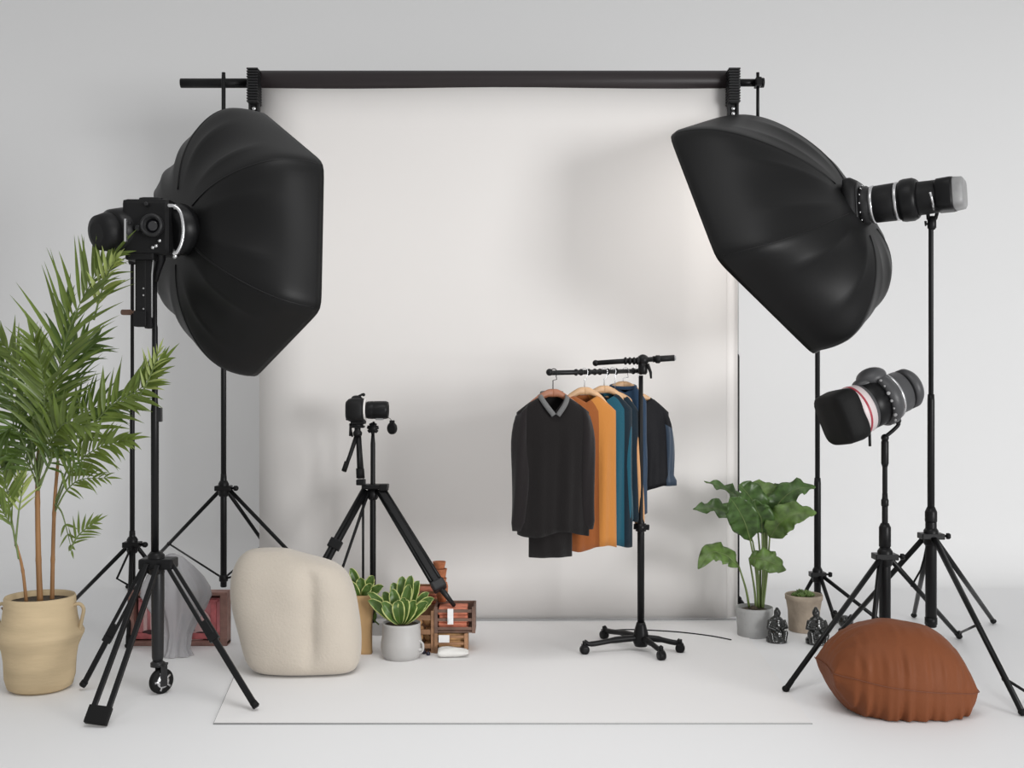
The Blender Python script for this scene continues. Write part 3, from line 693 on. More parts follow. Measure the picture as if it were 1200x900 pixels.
broadleaf(bp, [q(878,654,-.1), q(892,655,-.14), q(908,661,-.16), q(921,668,-.14)], .125, (.15,-.9,.5), petiole=[q(886,712,-.02), q(884,690,-.05), q(878,654,-.1)], seed=2, mats=('leafB','leafB'), cup=.2)
broadleaf(bp, [q(882,634,-.03), q(862,608,-.08), q(838,596,-.12), q(812,597,-.12)], .125, (-.15,-.65,.75), petiole=[q(889,712,.0), q(888,670,-.0), q(882,634,-.03)], seed=3, ripple=.018)
broadleaf(bp, [q(879,632,-.08), q(872,610,-.16), q(862,592,-.22), q(855,583,-.26)], .15, (-.3,-.9,.3), petiole=[q(889,712,-.01), q(886,670,-.04), q(879,632,-.08)], seed=4)
broadleaf(bp, [q(888,620,.05), q(870,588,.08), q(848,572,.08), q(825,564,.1)], .085, (0,-.5,.85), petiole=[q(890,712,.02), q(891,660,.03), q(888,620,.05)], seed=5, ripple=.015)
broadleaf(bp, [q(894,615,.02), q(884,590,-.04), q(873,575,-.08), q(866,568,-.1)], .15, (-.1,-.85,.5), petiole=[q(892,712,.02), q(895,660,.02), q(894,615,.02)], seed=6)
broadleaf(bp, [q(895,618,.02), q(898,590,.04), q(895,575,.06), q(878,566,.1)], .15, (.1,-.8,.6), petiole=[q(893,712,.02), q(896,660,.02), q(895,618,.02)], seed=7, mats=('leafB','leafB'))
broadleaf(bp, [q(899,615,.03), q(914,588,.0), q(934,573,-.02), q(956,571,-.02)], .125, (.15,-.7,.7), petiole=[q(893,712,.03), q(898,665,.03), q(899,615,.03)], seed=8, ripple=.018)
broadleaf(bp, [q(902,630,-.03), q(915,612,-.1), q(933,602,-.13), q(957,601,-.13)], .15, (.2,-.75,.62), petiole=[q(894,712,0), q(899,670,-.01), q(902,630,-.03)], seed=9, mats=('leafB','leafB'), ripple=.013)
broadleaf(bp, [q(893,625,-.02), q(892,608,-.08), q(886,596,-.12), q(884,585,-.15)], .13, (-.1,-.95,.3), petiole=[q(893,712,.0), q(894,670,.0), q(893,625,-.02)], seed=10)
broadleaf(bp, [q(897,612,.04), q(908,590,.08), q(912,575,.1), q(925,567,.12)], .10, (.2,-.7,.6), petiole=[q(894,712,.02), q(897,660,.03), q(897,612,.04)], seed=11)

# weathered pot with succulent
OP = 5.85; opx = P(942,0,OP).x; ko = OP/F; yo = 450+F*CAMH/OP
op = thing('succulent_pot', 'weathered terracotta pot with a low green succulent', 'potted plant', (opx,OP,0))
hh = lambda y_: (yo-y_)*ko
m = MB(); m.lathe([(.1*ko,0),(16.5*ko,0),(17.5*ko,.004),(18.5*ko,hh(715)),(20.5*ko,hh(703)),(21.5*ko,hh(702)),(21.8*ko,hh(697)),(21*ko,hh(696)),(20*ko,hh(697)),(19*ko,hh(703)),(.1*ko,hh(704))], (opx,OP,0), n=48); obj('pot', m, 'oldpot', op)
m = MB(); m.lathe([(.1*ko,hh(700)),(20*ko,hh(702)),(19*ko,hh(705))], (opx,OP,0), n=24); obj('soil', m, 'soil', op)
for k, (dx, dy, s_) in enumerate(((-11,.0,.7),(-5,-.03,.85),(2,-.02,1.2),(8,.0,.8),(-2,.04,1))):
    m = MB(); c = V((opx+dx*ko, OP+dy, hh(699)))
    for i in range(16):
        a_ = i*2.4; el = .35+.07*i; d = V((math.cos(a_)*math.cos(el), math.sin(a_)*math.cos(el), math.sin(el))); L_ = .034*s_
        m.lathe([(.001,0),(.006*s_,L_*.35),(.008*s_,L_*.65),(.001,L_)], c, d, 7)
    obj('rosette', m, 'succ', op)

# ------------------------------------------------------------------ figurines
def figurine(c, label, hgt, face=1):
    s_ = hgt
    m = MB()
    def bl(x,y,zz,r_,sc=(1,1,1)): m.ball(V(c)+V((x*face,y,zz))*s_, r_*s_, sc, seg=20)
    bl(0,0,.10,.27,(1.15,.95,.42)); bl(0,.02,.22,.25,(1,.85,.9)); bl(.0,.02,.45,.20,(1,.8,1.15)); bl(0,.03,.60,.19,(1.05,.75,.75))
    bl(.02,0,.83,.115,(.9,1,1.1)); bl(.02,.02,.94,.06,(.9,1,.9)); bl(0,.01,.72,.09,(1,1,.9))
    # hunched arms and knees
    m.tube([V(c)+V((-.19*face,0,.62))*s_, V(c)+V((-.26*face,-.08,.42))*s_, V(c)+V((-.05*face,-.2,.36))*s_], [.075*s_,.065*s_,.05*s_], 12)
    m.tube([V(c)+V((.19*face,0,.62))*s_, V(c)+V((.27*face,-.06,.42))*s_, V(c)+V((.08*face,-.2,.42))*s_], [.075*s_,.065*s_,.05*s_], 12)
    m.tube([V(c)+V((-.15*face,0,.12))*s_, V(c)+V((-.22*face,-.2,.26))*s_, V(c)+V((-.16*face,-.22,.03))*s_], [.1*s_,.085*s_,.06*s_], 12)
    m.tube([V(c)+V((.15*face,0,.12))*s_, V(c)+V((.22*face,-.18,.3))*s_, V(c)+V((.17*face,-.22,.03))*s_], [.1*s_,.085*s_,.06*s_], 12)
    m.lathe([(.1*s_,0),(.30*s_,0),(.30*s_,.05*s_),(.24*s_,.09*s_)], c, n=28)
    m.ball(V(c)+V((.02*face,-.10,.81))*s_, .03*s_); 
    o = obj('figurine', m, 'figure', loc=c)
    md = o.modifiers.new('merge','REMESH'); md.mode = 'VOXEL'; md.voxel_size = .0035; md.use_smooth_shade = True
    sm = o.modifiers.new('soften','SMOOTH'); sm.iterations = 4; sm.factor = .5
    tag(o, label, 'figurine', 'black seated figurines by the pots'); return o
figurine(G(910,752), 'black glossy seated figurine standing nearest the grey concrete pot', .175)
fg = figurine(G(957,754), 'black glossy seated figurine between the weathered pot and the tripod leg', .185, -1)
c = G(990,736); c.z = .035
m = MB(); m.ball(c, .036, (1,1,.95), seg=24); o = obj('round_gadget', m, 'figure', loc=(c.x,c.y,0)); tag(o, 'small round glossy black gadget behind the slanting tripod leg, near the rust cushion', 'gadget')
m = MB(); m.lathe([(.030,.0),(.036,.008),(.036,.014),(.028,.016)], c+V((.022,-.01,.004)), (1,-.4,.15), 24); obj('rim', m, 'black', o)
m = MB(); m.tube([c+V((-.025,0,.02)), c+V((-.05,0,.045))], .006, 8); m.ball(c+V((-.052,0,.048)), .013); obj('knob', m, 'black', o)

# ------------------------------------------------------------------ cushions
def beige():
    D = 5.02; k = D/F; x0 = P(350,0,D).x
    yf = 450+F*CAMH/D
    # rows: y px, left px, right px, half thickness (m)
    rows = [(788,305,412,.10),(784,300,419,.135),(776,293,422,.155),(766,289,423,.165),(740,282,423,.175),(720,276,420,.175),(700,273,417,.17),(682,273,411,.165),(672,274,405,.155),(664,277,396,.14),(659,279,384,.125),(654,282,364,.105),(648,288,343,.08),(644.5,296,335,.05)]
    m = MB(); n = 72; rings = []
    dy = yf-788
    for (y_, l, r_, th) in rows:
        zc = max(0,(788-y_))*k+.002; cx = P((l+r_)/2,0,D).x; a = (r_-l)/2*k; rg = []
        for i in range(n):
            t_ = 2*PI*i/n; c_, s_ = math.cos(t_), math.sin(t_); pw = 2.8; q_ = (abs(c_)**pw+abs(s_)**pw)**(-1/pw)
            X = cx + a*c_*q_; Y = D + th*s_*q_
            gx = P(370,0,D).x + .0*zc
            hfr = max(0, min(1,(zc-.03)/.1))*max(0,min(1,(.50-zc)/.06))
            if s_ < 0: Y += .032*math.exp(-((X-gx)/.014)**2)*hfr + .02*math.exp(-((X-gx)/.05)**2)*hfr
            nz = noise.noise(V((X*5,Y*5,zc*5)))*.012
            rg.append(V((X+nz*.6, Y+nz, zc)))
        rings.append(rg)
    m.loft(rings); o = obj('cream_cushion', m, 'beige', loc=(x0,D,0), subsurf=1)
    tag(o, 'large lumpy cream linen cushion standing upright with a centre crease', 'cushion')
    m = MB(); m.box(P(291.5,764,D-.09), (.012,.012,.022), bev=.004); obj('tag', m, 'darkwood', o)
beige()
def rust():
    m = MB(); D0 = 4.46; xl, xr = P(958,0,D0).x, P(1139,0,D0).x; cx = (xl+xr)/2; a = (xr-xl)/2*.93; b_ = .235
    n = 60; rnd = random.Random(3)
    def pos(u, v, side):
        px_ = u*a*(1-.03*(1-v*v)*abs(u)**3)
        py_ = v*b_*(1-.48*abs(u)**2.4)*(1-.05*(1-u*u)*abs(v)**3)
        f = max(0,(1-abs(u)**(2.0 if u<0 else 2.9)))**(.66 if u<0 else .60)*max(0,(1-abs(v)**2.4))**.52
        zs = .128 - .032*u + .012*(u<0)*u*u
        e = abs(v)**2.2*(1-abs(v)**14)*(1-u*u*.3)
        w_ = .0105*e*(math.sin(u*26+1.4*math.sin(u*9))+.6*math.sin(u*49+2))*(1 if v<0 else .6)
        w_ += .004*abs(u)**2*math.sin(v*20+u*6)*(1-abs(u)**10)
        nz = noise.noise(V((u*2.2,v*2.2,side)))*.012*f
        sk = .012*(1-u*u)*u          # dome leans a little to the right
        if side > 0: zz = zs + (.222+sk)*f + w_*1.3 + nz
        else: zz = max(.003, zs - .215*f**.75 + w_)
        return V((cx+px_, D0+py_ + (w_*1.3 if v<0 else 0), zz))
    for side in (1,-1):
        rows = [[pos(-1+2*i/n, -1+2*j/n, side) for i in range(n+1)] for j in range(n+1)]; m.grid(rows)
    bmesh.ops.remove_doubles(m.bm, verts=m.bm.verts, dist=.0015)
    o = obj('rust_cushion', m, 'rust', loc=(cx,D0,0), subsurf=1); tag(o, 'plump rust orange cushion lying on the floor at the right', 'cushion')
    m = MB(); pts = [pos(-1+2*i/40, -1, 1)+V((0,-.001,0)) for i in range(41)]; m.tube(pts, .0016, 6)
    m.tube([pos(1, -1+2*i/20, 1) for i in range(21)], .002, 6); m.tube([pos(-1, -1+2*i/20, 1) for i in range(21)], .002, 6)
    obj('seam', m, 'rustseam', o)
rust()

# ------------------------------------------------------------------ red picture + gauze
pd = 5.5; l_, r_ = P(150,0,pd).x, P(266,0,pd).x; zt_ = (757-695)/F*pd
pic = thing('picture_box', 'red and pink ornate picture box behind the big left tripod', 'picture', ((l_+r_)/2,pd,0))
W_, cx = r_-l_, (l_+r_)/2
m = MB(); fw = .024
m.box((cx,pd+.04,fw/2), (W_,.08,fw), bev=.004); m.box((cx,pd+.04,zt_-fw/2+.008), (W_,.08,fw*.7), bev=.004)
m.box((l_+fw*.6,pd+.04,zt_/2), (fw*1.2,.079,zt_-.01), bev=.004); m.box((r_-fw*.75,pd+.04,zt_/2), (fw*1.5,.079,zt_-.01), bev=.004); m.box((cx,pd+.075,zt_/2), (W_-.02,.008,zt_-.02))
obj('frame', m, 'frame', pic)
m = MB(); m.box((cx,pd+.05,zt_/2), (W_-.08,.03,zt_-.06)); pn = obj('panel', m, 'pink', pic)
m = MB(); m.box((cx,pd+.030,.045), (W_-.06,.02,.03), bev=.003); m.box((cx,pd+.031,zt_-.042), (W_-.10,.012,.014), bev=.003)
for i in range(9): m.ball((cx-.17+.0425*i,pd+.028,zt_-.048), .008, (1,.5,1))
m.box((r_-.075,pd+.032,zt_/2), (.03,.012,zt_-.08), bev=.003); obj('ornament_band', m, 'crimson', pn)
m = MB(); pts = []
for sx in (cx+.075,):
    m.lathe([(.085,0),(.085,.006),(.078,.008)], (sx,pd+.034,.10), (0,-1,0), 30)
m.box((cx+.075,pd+.033,.085), (.165,.008,.05)); m.box((cx-.11,pd+.033,.13), (.07,.01,.13), bev=.004); m.box((cx-.17,pd+.033,.13), (.02,.01,.13), bev=.004)
obj('arch_panel', m, 'pinklight', pn)
m = MB(); rr = random.Random(5)
for (x,zz,r2,sc) in ((cx+.025,.12,.03,(.5,.3,1.3)),(cx+.045,.075,.03,(1.2,.3,.5)),(cx-.14,.06,.03,(1.5,.3,.5)),(cx+.06,.135,.016,(1,.3,1)),(cx-.03,.05,.02,(1.2,.3,.6)),(cx+.11,.06,.018,(1.6,.3,.4))):
    m.ball((x,pd+.028,zz), r2, sc)
obj('dark_figure_motif', m, 'maroon', pn)
gd = 5.30; gx = P(203,0,gd).x
m = MB(); n = 120; rings = []
hz = [(0,.085),(.03,.065),(.10,.065),(.17,.09),(.23,.125),(.29,.158),(.33,.155),(.38,.13),(.43,.09),(.47,.05),(.485,.015)]
for (zz, rad) in hz:
    rg = []
    for i in range(n):
        a_ = 2*PI*i/n; fold = .026*math.sin(a_*7+zz*6)+.016*math.sin(a_*13-zz*9+1)+.008*math.sin(a_*23)
        rr = rad*(1+ fold*5*(1-.6*zz/.45)); rg.append(V((gx+math.cos(a_)*rr + .02*math.sin(zz*7), gd+math.sin(a_)*rr*.55, zz+.004)))
    rings.append(rg)
m.loft(rings, caps=False); o = obj('gauze_cloth', m, 'gauze', loc=(gx,gd,0)); tag(o, 'sheer grey gauze cloth bunched up in front of the red picture box', 'cloth')

# ------------------------------------------------------------------ white pot plant & bag plant
WP = 5.26; wx = P(470.5,0,WP).x; kw = WP/F; yw = 450+F*CAMH/WP
wp = thing('striped_leaf_plant', 'yellow-edged leafy plant in a pale grey ceramic pot', 'potted plant', (wx,WP,0)); h2 = lambda y_: (yw-y_)*kw
m = MB(); m.lathe([(.1*kw,0),(20*kw,0),(22.5*kw,h2(765)),(24*kw,h2(758)),(24*kw,h2(752)),(22.5*kw,h2(744)),(22*kw,h2(732)),(22.5*kw,h2(729.5)),(21.5*kw,h2(729)),(20.5*kw,h2(732)),(.1*kw,h2(733))], (wx,WP,0), n=56); pot = obj('pot', m, 'whitepot', wp)
m = MB(); m.lathe([(.1*kw,h2(731)),(20.6*kw,h2(732)),(20*kw,h2(735))], (wx,WP,0), n=24); obj('soil', m, 'soil', wp)
m = MB(); m.tube(cr([(wx+20*kw,WP-.03,h2(748)),(wx+25.5*kw,WP-.03,h2(753)),(wx+25*kw,WP-.03,h2(761)),(wx+19*kw,WP-.03,h2(764))],6), .006, 8); m.ball((wx+21*kw,WP-.035,h2(759)), .016, (1,.8,.6)); obj('side_lug', m, 'whitepot', pot)
def hosta(parent, cx_, cy_, z0, spec, sd):
    for i, (dx, hgt, lean, wd, dy) in enumerate(spec):
        b0 = V((cx_+dx*.25, cy_+dy*.4, z0)); tipv = V((cx_+dx+lean, cy_+dy, z0+hgt))
        mid = b0.lerp(tipv,.5)+V((dx*.15,dy*.2,hgt*.14)); nr = V((-(dx+lean)*2.0, -1+dy*2, .35))
        bend = tipv + V((lean*.35+dx*.1, dy*.2, hgt*.10))
        broadleaf(parent, [b0, mid, tipv, bend], wd*1.22, nr, mats=('hosta','hostaedge'), ripple=.003, fold=.16, edge=True, seed=sd+i, pr=.0025, prof=.72, wexp=.95)
hosta(wp, wx, WP, h2(731), [(-.085,.10,-.05,.042,0),(-.06,.13,-.02,.045,.03),(-.03,.17,-.01,.045,.04),(0,.20,0,.045,.03),(.03,.205,.01,.042,.02),(.05,.18,.02,.042,.03),(.08,.11,.05,.045,.0),(.07,.10,.04,.042,-.04),
   (-.045,.10,-.03,.048,-.05),(-.01,.115,0,.05,-.06),(.02,.125,.0,.05,-.055),(.045,.105,.02,.048,-.045),(-.09,.13,-.05,.036,.02),(-.02,.15,-.02,.045,-.01),(.015,.17,.02,.042,-.01),(.075,.13,.035,.04,.02)], 20)
BG = 5.36; gx2 = P(424,0,BG).x; kg = BG/F; yg = 450+F*CAMH/BG
bg = thing('bagged_plant', 'small striped-leaf plant in a brown kraft paper bag beside the cream cushion', 'potted plant', (gx2,BG,0)); h3 = lambda y_: (yg-y_)*kg
m = MB(); rings = []; 
for (y_, w_) in ((767,12.5),(760,12),(745,11.5),(725,12.5),(705,13.5),(698,13.8),(696,13.2),(702,12.6)):
    rg = []
    for i in range(40):
        a_ = 2*PI*i/40; c_, s_ = math.cos(a_), math.sin(a_); q_ = (abs(c_)**6+abs(s_)**6)**(-1/6); nz = noise.noise(V((c_*2,s_*2,y_*.05)))*.005
        rg.append(V((gx2+c_*q_*(w_*kg+nz), BG+s_*q_*(w_*kg*.8+nz), max(0,h3(y_)-.01) if y_==767 else h3(y_))))
    rings.append(rg)
m.loft(rings); obj('paper_bag', m, 'kraft', bg)
hosta(bg, gx2, BG, h3(702), [(-.05,.09,-.03,.038,0),(-.02,.13,-.03,.036,.02),(.0,.10,.0,.042,-.03),(.03,.10,.02,.04,.0),(.05,.06,.04,.038,-.02),(-.06,.13,-.05,.03,.02),(.015,.07,.03,.036,-.04),(-.03,.08,-.02,.04,-.04)], 60)
m = MB(); m.tube(cr([P(436,700,BG),P(441,712,BG),P(438,725,BG),P(444,732,BG)],5), .004, 7); m.ball(P(440,722,BG), .012, (.6,.5,1.4)); m.ball(P(437,708,BG), .010, (.6,.5,1.4)); obj('trailing_stem', m, 'hosta', bg)

# ------------------------------------------------------------------ crates and bits
def crate(label, x0, x1, d, zb_, zt_, depth=.16, fillm='peach', woodm='wood', fill='cloth', group='small wooden crates beside the striped plant', seed=0, side=None):
    a, c_ = P(x0,0,d).x, P(x1,0,d).x; cx_ = (a+c_)/2; w_ = c_-a; cy_ = d+depth/2; h_ = zt_-zb_; t_ = .009
    t = thing('crate', label, 'crate', (cx_,cy_,zb_), group)
    m = MB(); m.box((cx_,cy_,zb_+t_/2), (w_,depth,t_), bev=.001); m.box((cx_,d+depth-t_/2,zb_+h_/2), (w_,t_,h_), bev=.001)
    for x in (a+t_/2, c_-t_/2): m.box((x,cy_,zb_+h_/2), (t_,depth,h_), bev=.001)
    nsl = 3
    for k in range(nsl): 
        zz = zb_ + h_*(k+.5)/nsl; m.box((cx_,d-.002,zz), (w_,.006,h_/nsl*.34), bev=.001)
    for x in (a+.008, c_-.008): m.box((x,d-.005,zb_+h_/2), (.016,.008,h_), bev=.001)
    obj('slatted_box', m, woodm, t)
    return t, cx_, cy_, w_, h_
def lumps(name, label, cat, cx_, cy_, zb_, w_, dpt, h_, m_, n, seed, r0=.02, group=None):
    rr = random.Random(seed)
    for i in range(n):
        r_ = r0*rr.uniform(.85,1.15); x = cx_-w_/2+r_+(w_-2*r_)*((i%max(1,int(w_/(2*r0))))/max(1,int(w_/(2*r0))-1) if w_>4*r0 else .5)
        row = i//max(1,int(w_/(2*r0)))
        m = MB(); c = V((x, cy_, zb_+r_+row*1.75*r0)); m.ball(c, r_, (1,1,.92), seg=16); m.tube([c+V((0,0,r_*.85)), c+V((.003,0,r_*1.15))], .0025, 6)
        o = obj(name, m, m_, loc=(c.x,c.y,c.z-r_)); tag(o, label, cat, group)
def fold_cloth(label, cx_, cy_, zb_, w_, dpt, h_, m_, seed=0, name='folded_cloth'):
    m = MB(); nl = max(2,int(h_/.016))
    for k in range(nl):
        zz = zb_ + h_*(k+.5)/nl; m.box((cx_+.003*math.sin(k*2.1+seed), cy_, zz), (w_*(.97-.02*(k%2)), dpt, h_/nl*.98), bev=h_/nl*.35)
    for f in m.bm.faces: f.smooth = True
    return tag(obj(name, m, m_, loc=(cx_,cy_,zb_)), label, 'cloth', 'folded cloths in the crates')
d1 = G(0,766).y; d2 = G(0,766).y+.02
s1 = d1/F
zA = (766-742)*s1; zB = (766-711)*s1
t1,c1,y1_,w1,h1 = crate('lower front crate with tan cloth, under the crate with the white tag', 509,548, d1, 0, zA, .15)
fold_cloth('tan folded cloth with white card in the lower front crate', c1, y1_, .0095, w1-.024, .12, h1-.015, 'bread', 1)
t2,c2,y2_,w2,h2_ = crate('upper front crate with dark right side and coral cloth', 509,557, d1+.005, zA+.0005, zB, .15, woodm='darkwood')
fold_cloth('coral folded cloth inside the upper front crate', c2-.01, y2_, zA+.0105, w2-.05, .12, h2_-.02, 'coral', 2)
m = MB(); m.box((P(528,0,d1).x, d1-.012, (766-722)*s1), (.028,.004,.075), bev=.001); m.box((P(528,0,d1).x, d1-.015, (766-727)*s1), (.02,.006,.02), bev=.002)
tag(obj('hang_tag', m, 'paperwhite', loc=(P(528,0,d1).x,d1-.01,0)), 'white paper tag on the front of the upper crate', 'tag')
m = MB(); m.box((P(520.5,0,d1).x, d1-.0115, (766-748)*s1), (.052,.003,.036), bev=.001)
tag(obj('label_card', m, 'paperwhite', loc=(P(518,0,d1).x,d1-.01,0)), 'white card on the front of the lower crate', 'card')
# white rounded cloth roll
m = MB(); c = V((P(531.5,0,d1-.05).x, d1-.065, .024)); rings = []
for k in range(13):
    t_ = k/12; xx = -.072+.144*t_; hh_ = .026*(math.sin(PI*min(1,t_*.9+.1))**.4)*(1-.35*t_)+.001; rg = []
    for i in range(24):
        a_ = 2*PI*i/24; rg.append(V((c.x+xx, c.y+.045*math.cos(a_)*(1-.1*t_), max(.001, .024+hh_*math.sin(a_)*(1+.1*math.sin(a_*5+t_*9))))))
    rings.append(rg)
m.loft(rings); tag(obj('rolled_towel', m, 'cloth', loc=(c.x,c.y,0)), 'small white rolled towel on the floor before the crates', 'towel')
# left rear crates
d3 = d1+.19; s3 = d3/F; y3 = 450+F*CAMH/d3
t3,c3,y3_,w3,h3_ = crate('tan crate of bread rolls behind the ceramic pot', 483,509, d1+.01, 0, (766-716)*s1, .14)
lumps('bread_roll', 'crusty tan bread roll in the crate behind the ceramic pot', 'bread roll', c3, d1+.06, .01, w3-.022, .1, h3_, 'bread', 8, 3, .021, 'bread rolls in the tan crate')
zc = (y3-716)*s3; zd = (y3-690)*s3
t5,c5,y5_,w5,h5_ = crate('low plain crate standing behind, mostly hidden by the bread crate', 477,521, d3, 0, zc, .14, woodm='darkwood')
t4,c4,y4_,w4,h4_ = crate('high rear crate with red cloth, behind the striped leaves', 478,521, d3+.005, zc+.0005, zd, .13)
fold_cloth('red folded cloth inside the high rear crate', c4, y4_, zc+.0105, w4-.03, .10, h4_-.018, 'coral', 5)
# terracotta cups stacked on it
prevz = zd
for k, (hgt, r_, dx) in enumerate(((.045,.036,0),(.045,.034,.004),(.035,.032,.0))):
    m = MB(); cx_ = P(514,0,d3).x+dx; z0 = prevz+.001
    m.lathe([(.001,0),(r_*.78,0),(r_*.85,hgt*.15),(r_,hgt*.85),(r_*1.05,hgt),(r_*.9,hgt),(r_*.75,hgt*.3),(.001,hgt*.25)], (cx_,y4_-.02,z0), n=28)
    tag(obj('terracotta_cup', m, 'terra', loc=(cx_,y4_-.02,z0)), ('lowest','middle','topmost')[k]+' small terracotta cup of the stack on the high rear crate', 'cup', 'stacked terracotta cups'); prevz = z0+hgt
m = MB(); cx_ = P(527,0,d3).x; 
# small terracotta dish leaning on upper crate
zz = zB+.0015
m.lathe([(.001,0),(.02,0),(.028,.03),(.030,.075),(.026,.095),(.022,.095),(.001,.09)], (P(518,0,d1+.12).x,d1+.12,zz), n=28)
tag(obj('terracotta_jar', m, 'terra', loc=(P(518,0,d1+.12).x,d1+.12,zz)), 'small terracotta jar standing on the upper front crate', 'jar')
for i,(x,y_,dd) in enumerate(((497,767,0),(502,768,-.01),(500,764,.02))):
    g_ = G(x,y_); m = MB(); r_=.011; m.ball((g_.x,g_.y+dd,r_), r_, seg=14); m.tube([(g_.x,g_.y+dd,r_*1.9),(g_.x+.003,g_.y+dd,r_*2.6)], .0015, 5)
    tag(obj('berry', m, 'grape', loc=(g_.x,g_.y+dd,0)), 'tiny dark berry on the floor between ceramic pot and crates', 'berry', 'dark berries on the floor')

# ------------------------------------------------------------------ garment rack
RD = 5.40; rx = P(751,0,RD).x; zr = lambda y_: P(0,y_,RD).z
rk = thing('garment_rack', 'black T-shaped garment rack on a star base with casters', 'garment rack', (rx,RD,0))
m = MB(); m.lathe([(.017,zr(735)),(.0175,zr(622)),(.0175,zr(612)),(.011,zr(608)),(.011,zr(440))], (rx,RD,0), n=20); pl = obj('pole', m, 'black', rk)
m = MB(); m.lathe([(.018,-.02),(.026,-.018),(.026,.018),(.018,.02)], (rx,RD,zr(618)), n=18); m.tube([(rx-.035,RD,zr(617)),(rx+.04,RD,zr(618))], .014, 10); obj('height_knob', m, 'black', pl)
hz_ = zr(742)
m = MB(); m.lathe([(.03,zr(757)),(.038,zr(752)),(.036,zr(742)),(.024,zr(732)),(.02,zr(729))], (rx,RD,0), n=24); obj('base_hub', m, 'black', rk)
for (px,py) in ((685,767),(708,749),(775,774),(797,765)):
    f = G(px,py); c0 = V((rx,RD,zr(747))); dd = V((f.x-rx,f.y-RD,0)); d = dd.normalized(); L_ = dd.length
    m = MB(); m.tube(cr([c0, c0+d*L_*.45+V((0,0,-.005)), c0+d*L_*.88+V((0,0,-.018)), V((f.x,f.y,.062))],5), [.016]*6+[.013]*5+[.011]*5, 10); lg = obj('leg', m, 'black', rk)
    m = MB(); m.tube([(f.x,f.y,.065),(f.x,f.y,.03)], .01, 8); m.lathe([(.008,-.016),(.02,-.016),(.023,-.01),(.023,.01),(.02,.016),(.008,.016)], (f.x,f.y,.023), d.cross(V((0,0,1))), 20)
    m.box((f.x,f.y,.042), (.03,.04,.012), bev=.003); obj('caster', m, 'black', lg)
# top
c = V((rx+.01,RD-.0,zr(422)))
m = MB(); m.ball(c, .030, (1,1,.95)); m.lathe([(.016,-.07),(.022,-.06),(.024,0)], c, n=18); m.tube([c+V((.02,-.02,-.02)), c+V((.034,-.03,-.06)), c+V((.036,-.03,-.09))], [.009,.007,.005], 8)
hd = obj('clamp_head', m, 'black', rk)
m = MB(); m.tube([P(697,425.5,RD-.02), P(765,421,RD-.01)], .0125, 14); m.ball(P(698,425.5,RD-.02), .0155)
for px in (733,738,743,747): m.ball(P(px,423,RD-.02), .019, (.55,1,1))
obj('upper_bar', m, 'black', rk)
m = MB(); m.tube([P(765,421,RD), P(790,419.5,RD)], .0155, 14); m.lathe([(.016,0),(.02,.003),(.02,.02),(.016,.024)], P(768,421,RD), (1,0,0), 16); gp = obj('grip', m, 'blackplastic', rk)
m = MB(); m.lathe([(.012,0),(.0155,.003),(.010,.010)], P(789.5,419.5,RD), (1,0,.03), 14); obj('end_cap', m, 'capgrey', gp)
RL0, RL1 = P(644,437,5.06), P(756,434.5,5.60)
def railp(px):  # point on the rail seen at px
    lo, hi = 0, 1
    for _ in range(40):
        md = (lo+hi)/2; q_ = RL0.lerp(RL1, md); xx = 600+F*q_.x/q_.y
        if xx < px: lo = md
        else: hi = md
    return RL0.lerp(RL1, lo)
m = MB(); m.tube([RL0, RL1], .0115, 14); m.ball(RL0+V((0,0,.003)), .0165)
for px in (675,681,690,697,703,712,722,742): m.ball(railp(px), .0165, (.8,.8,1), seg=12)
rl = obj('hanging_rail', m, 'black', rk)
m = MB(); m.tube([V((rx,RD,zr(436))), V((P(752,0,5.57).x,5.57,RL1.z))], .014, 12); obj('rail_joint', m, 'black', rk)

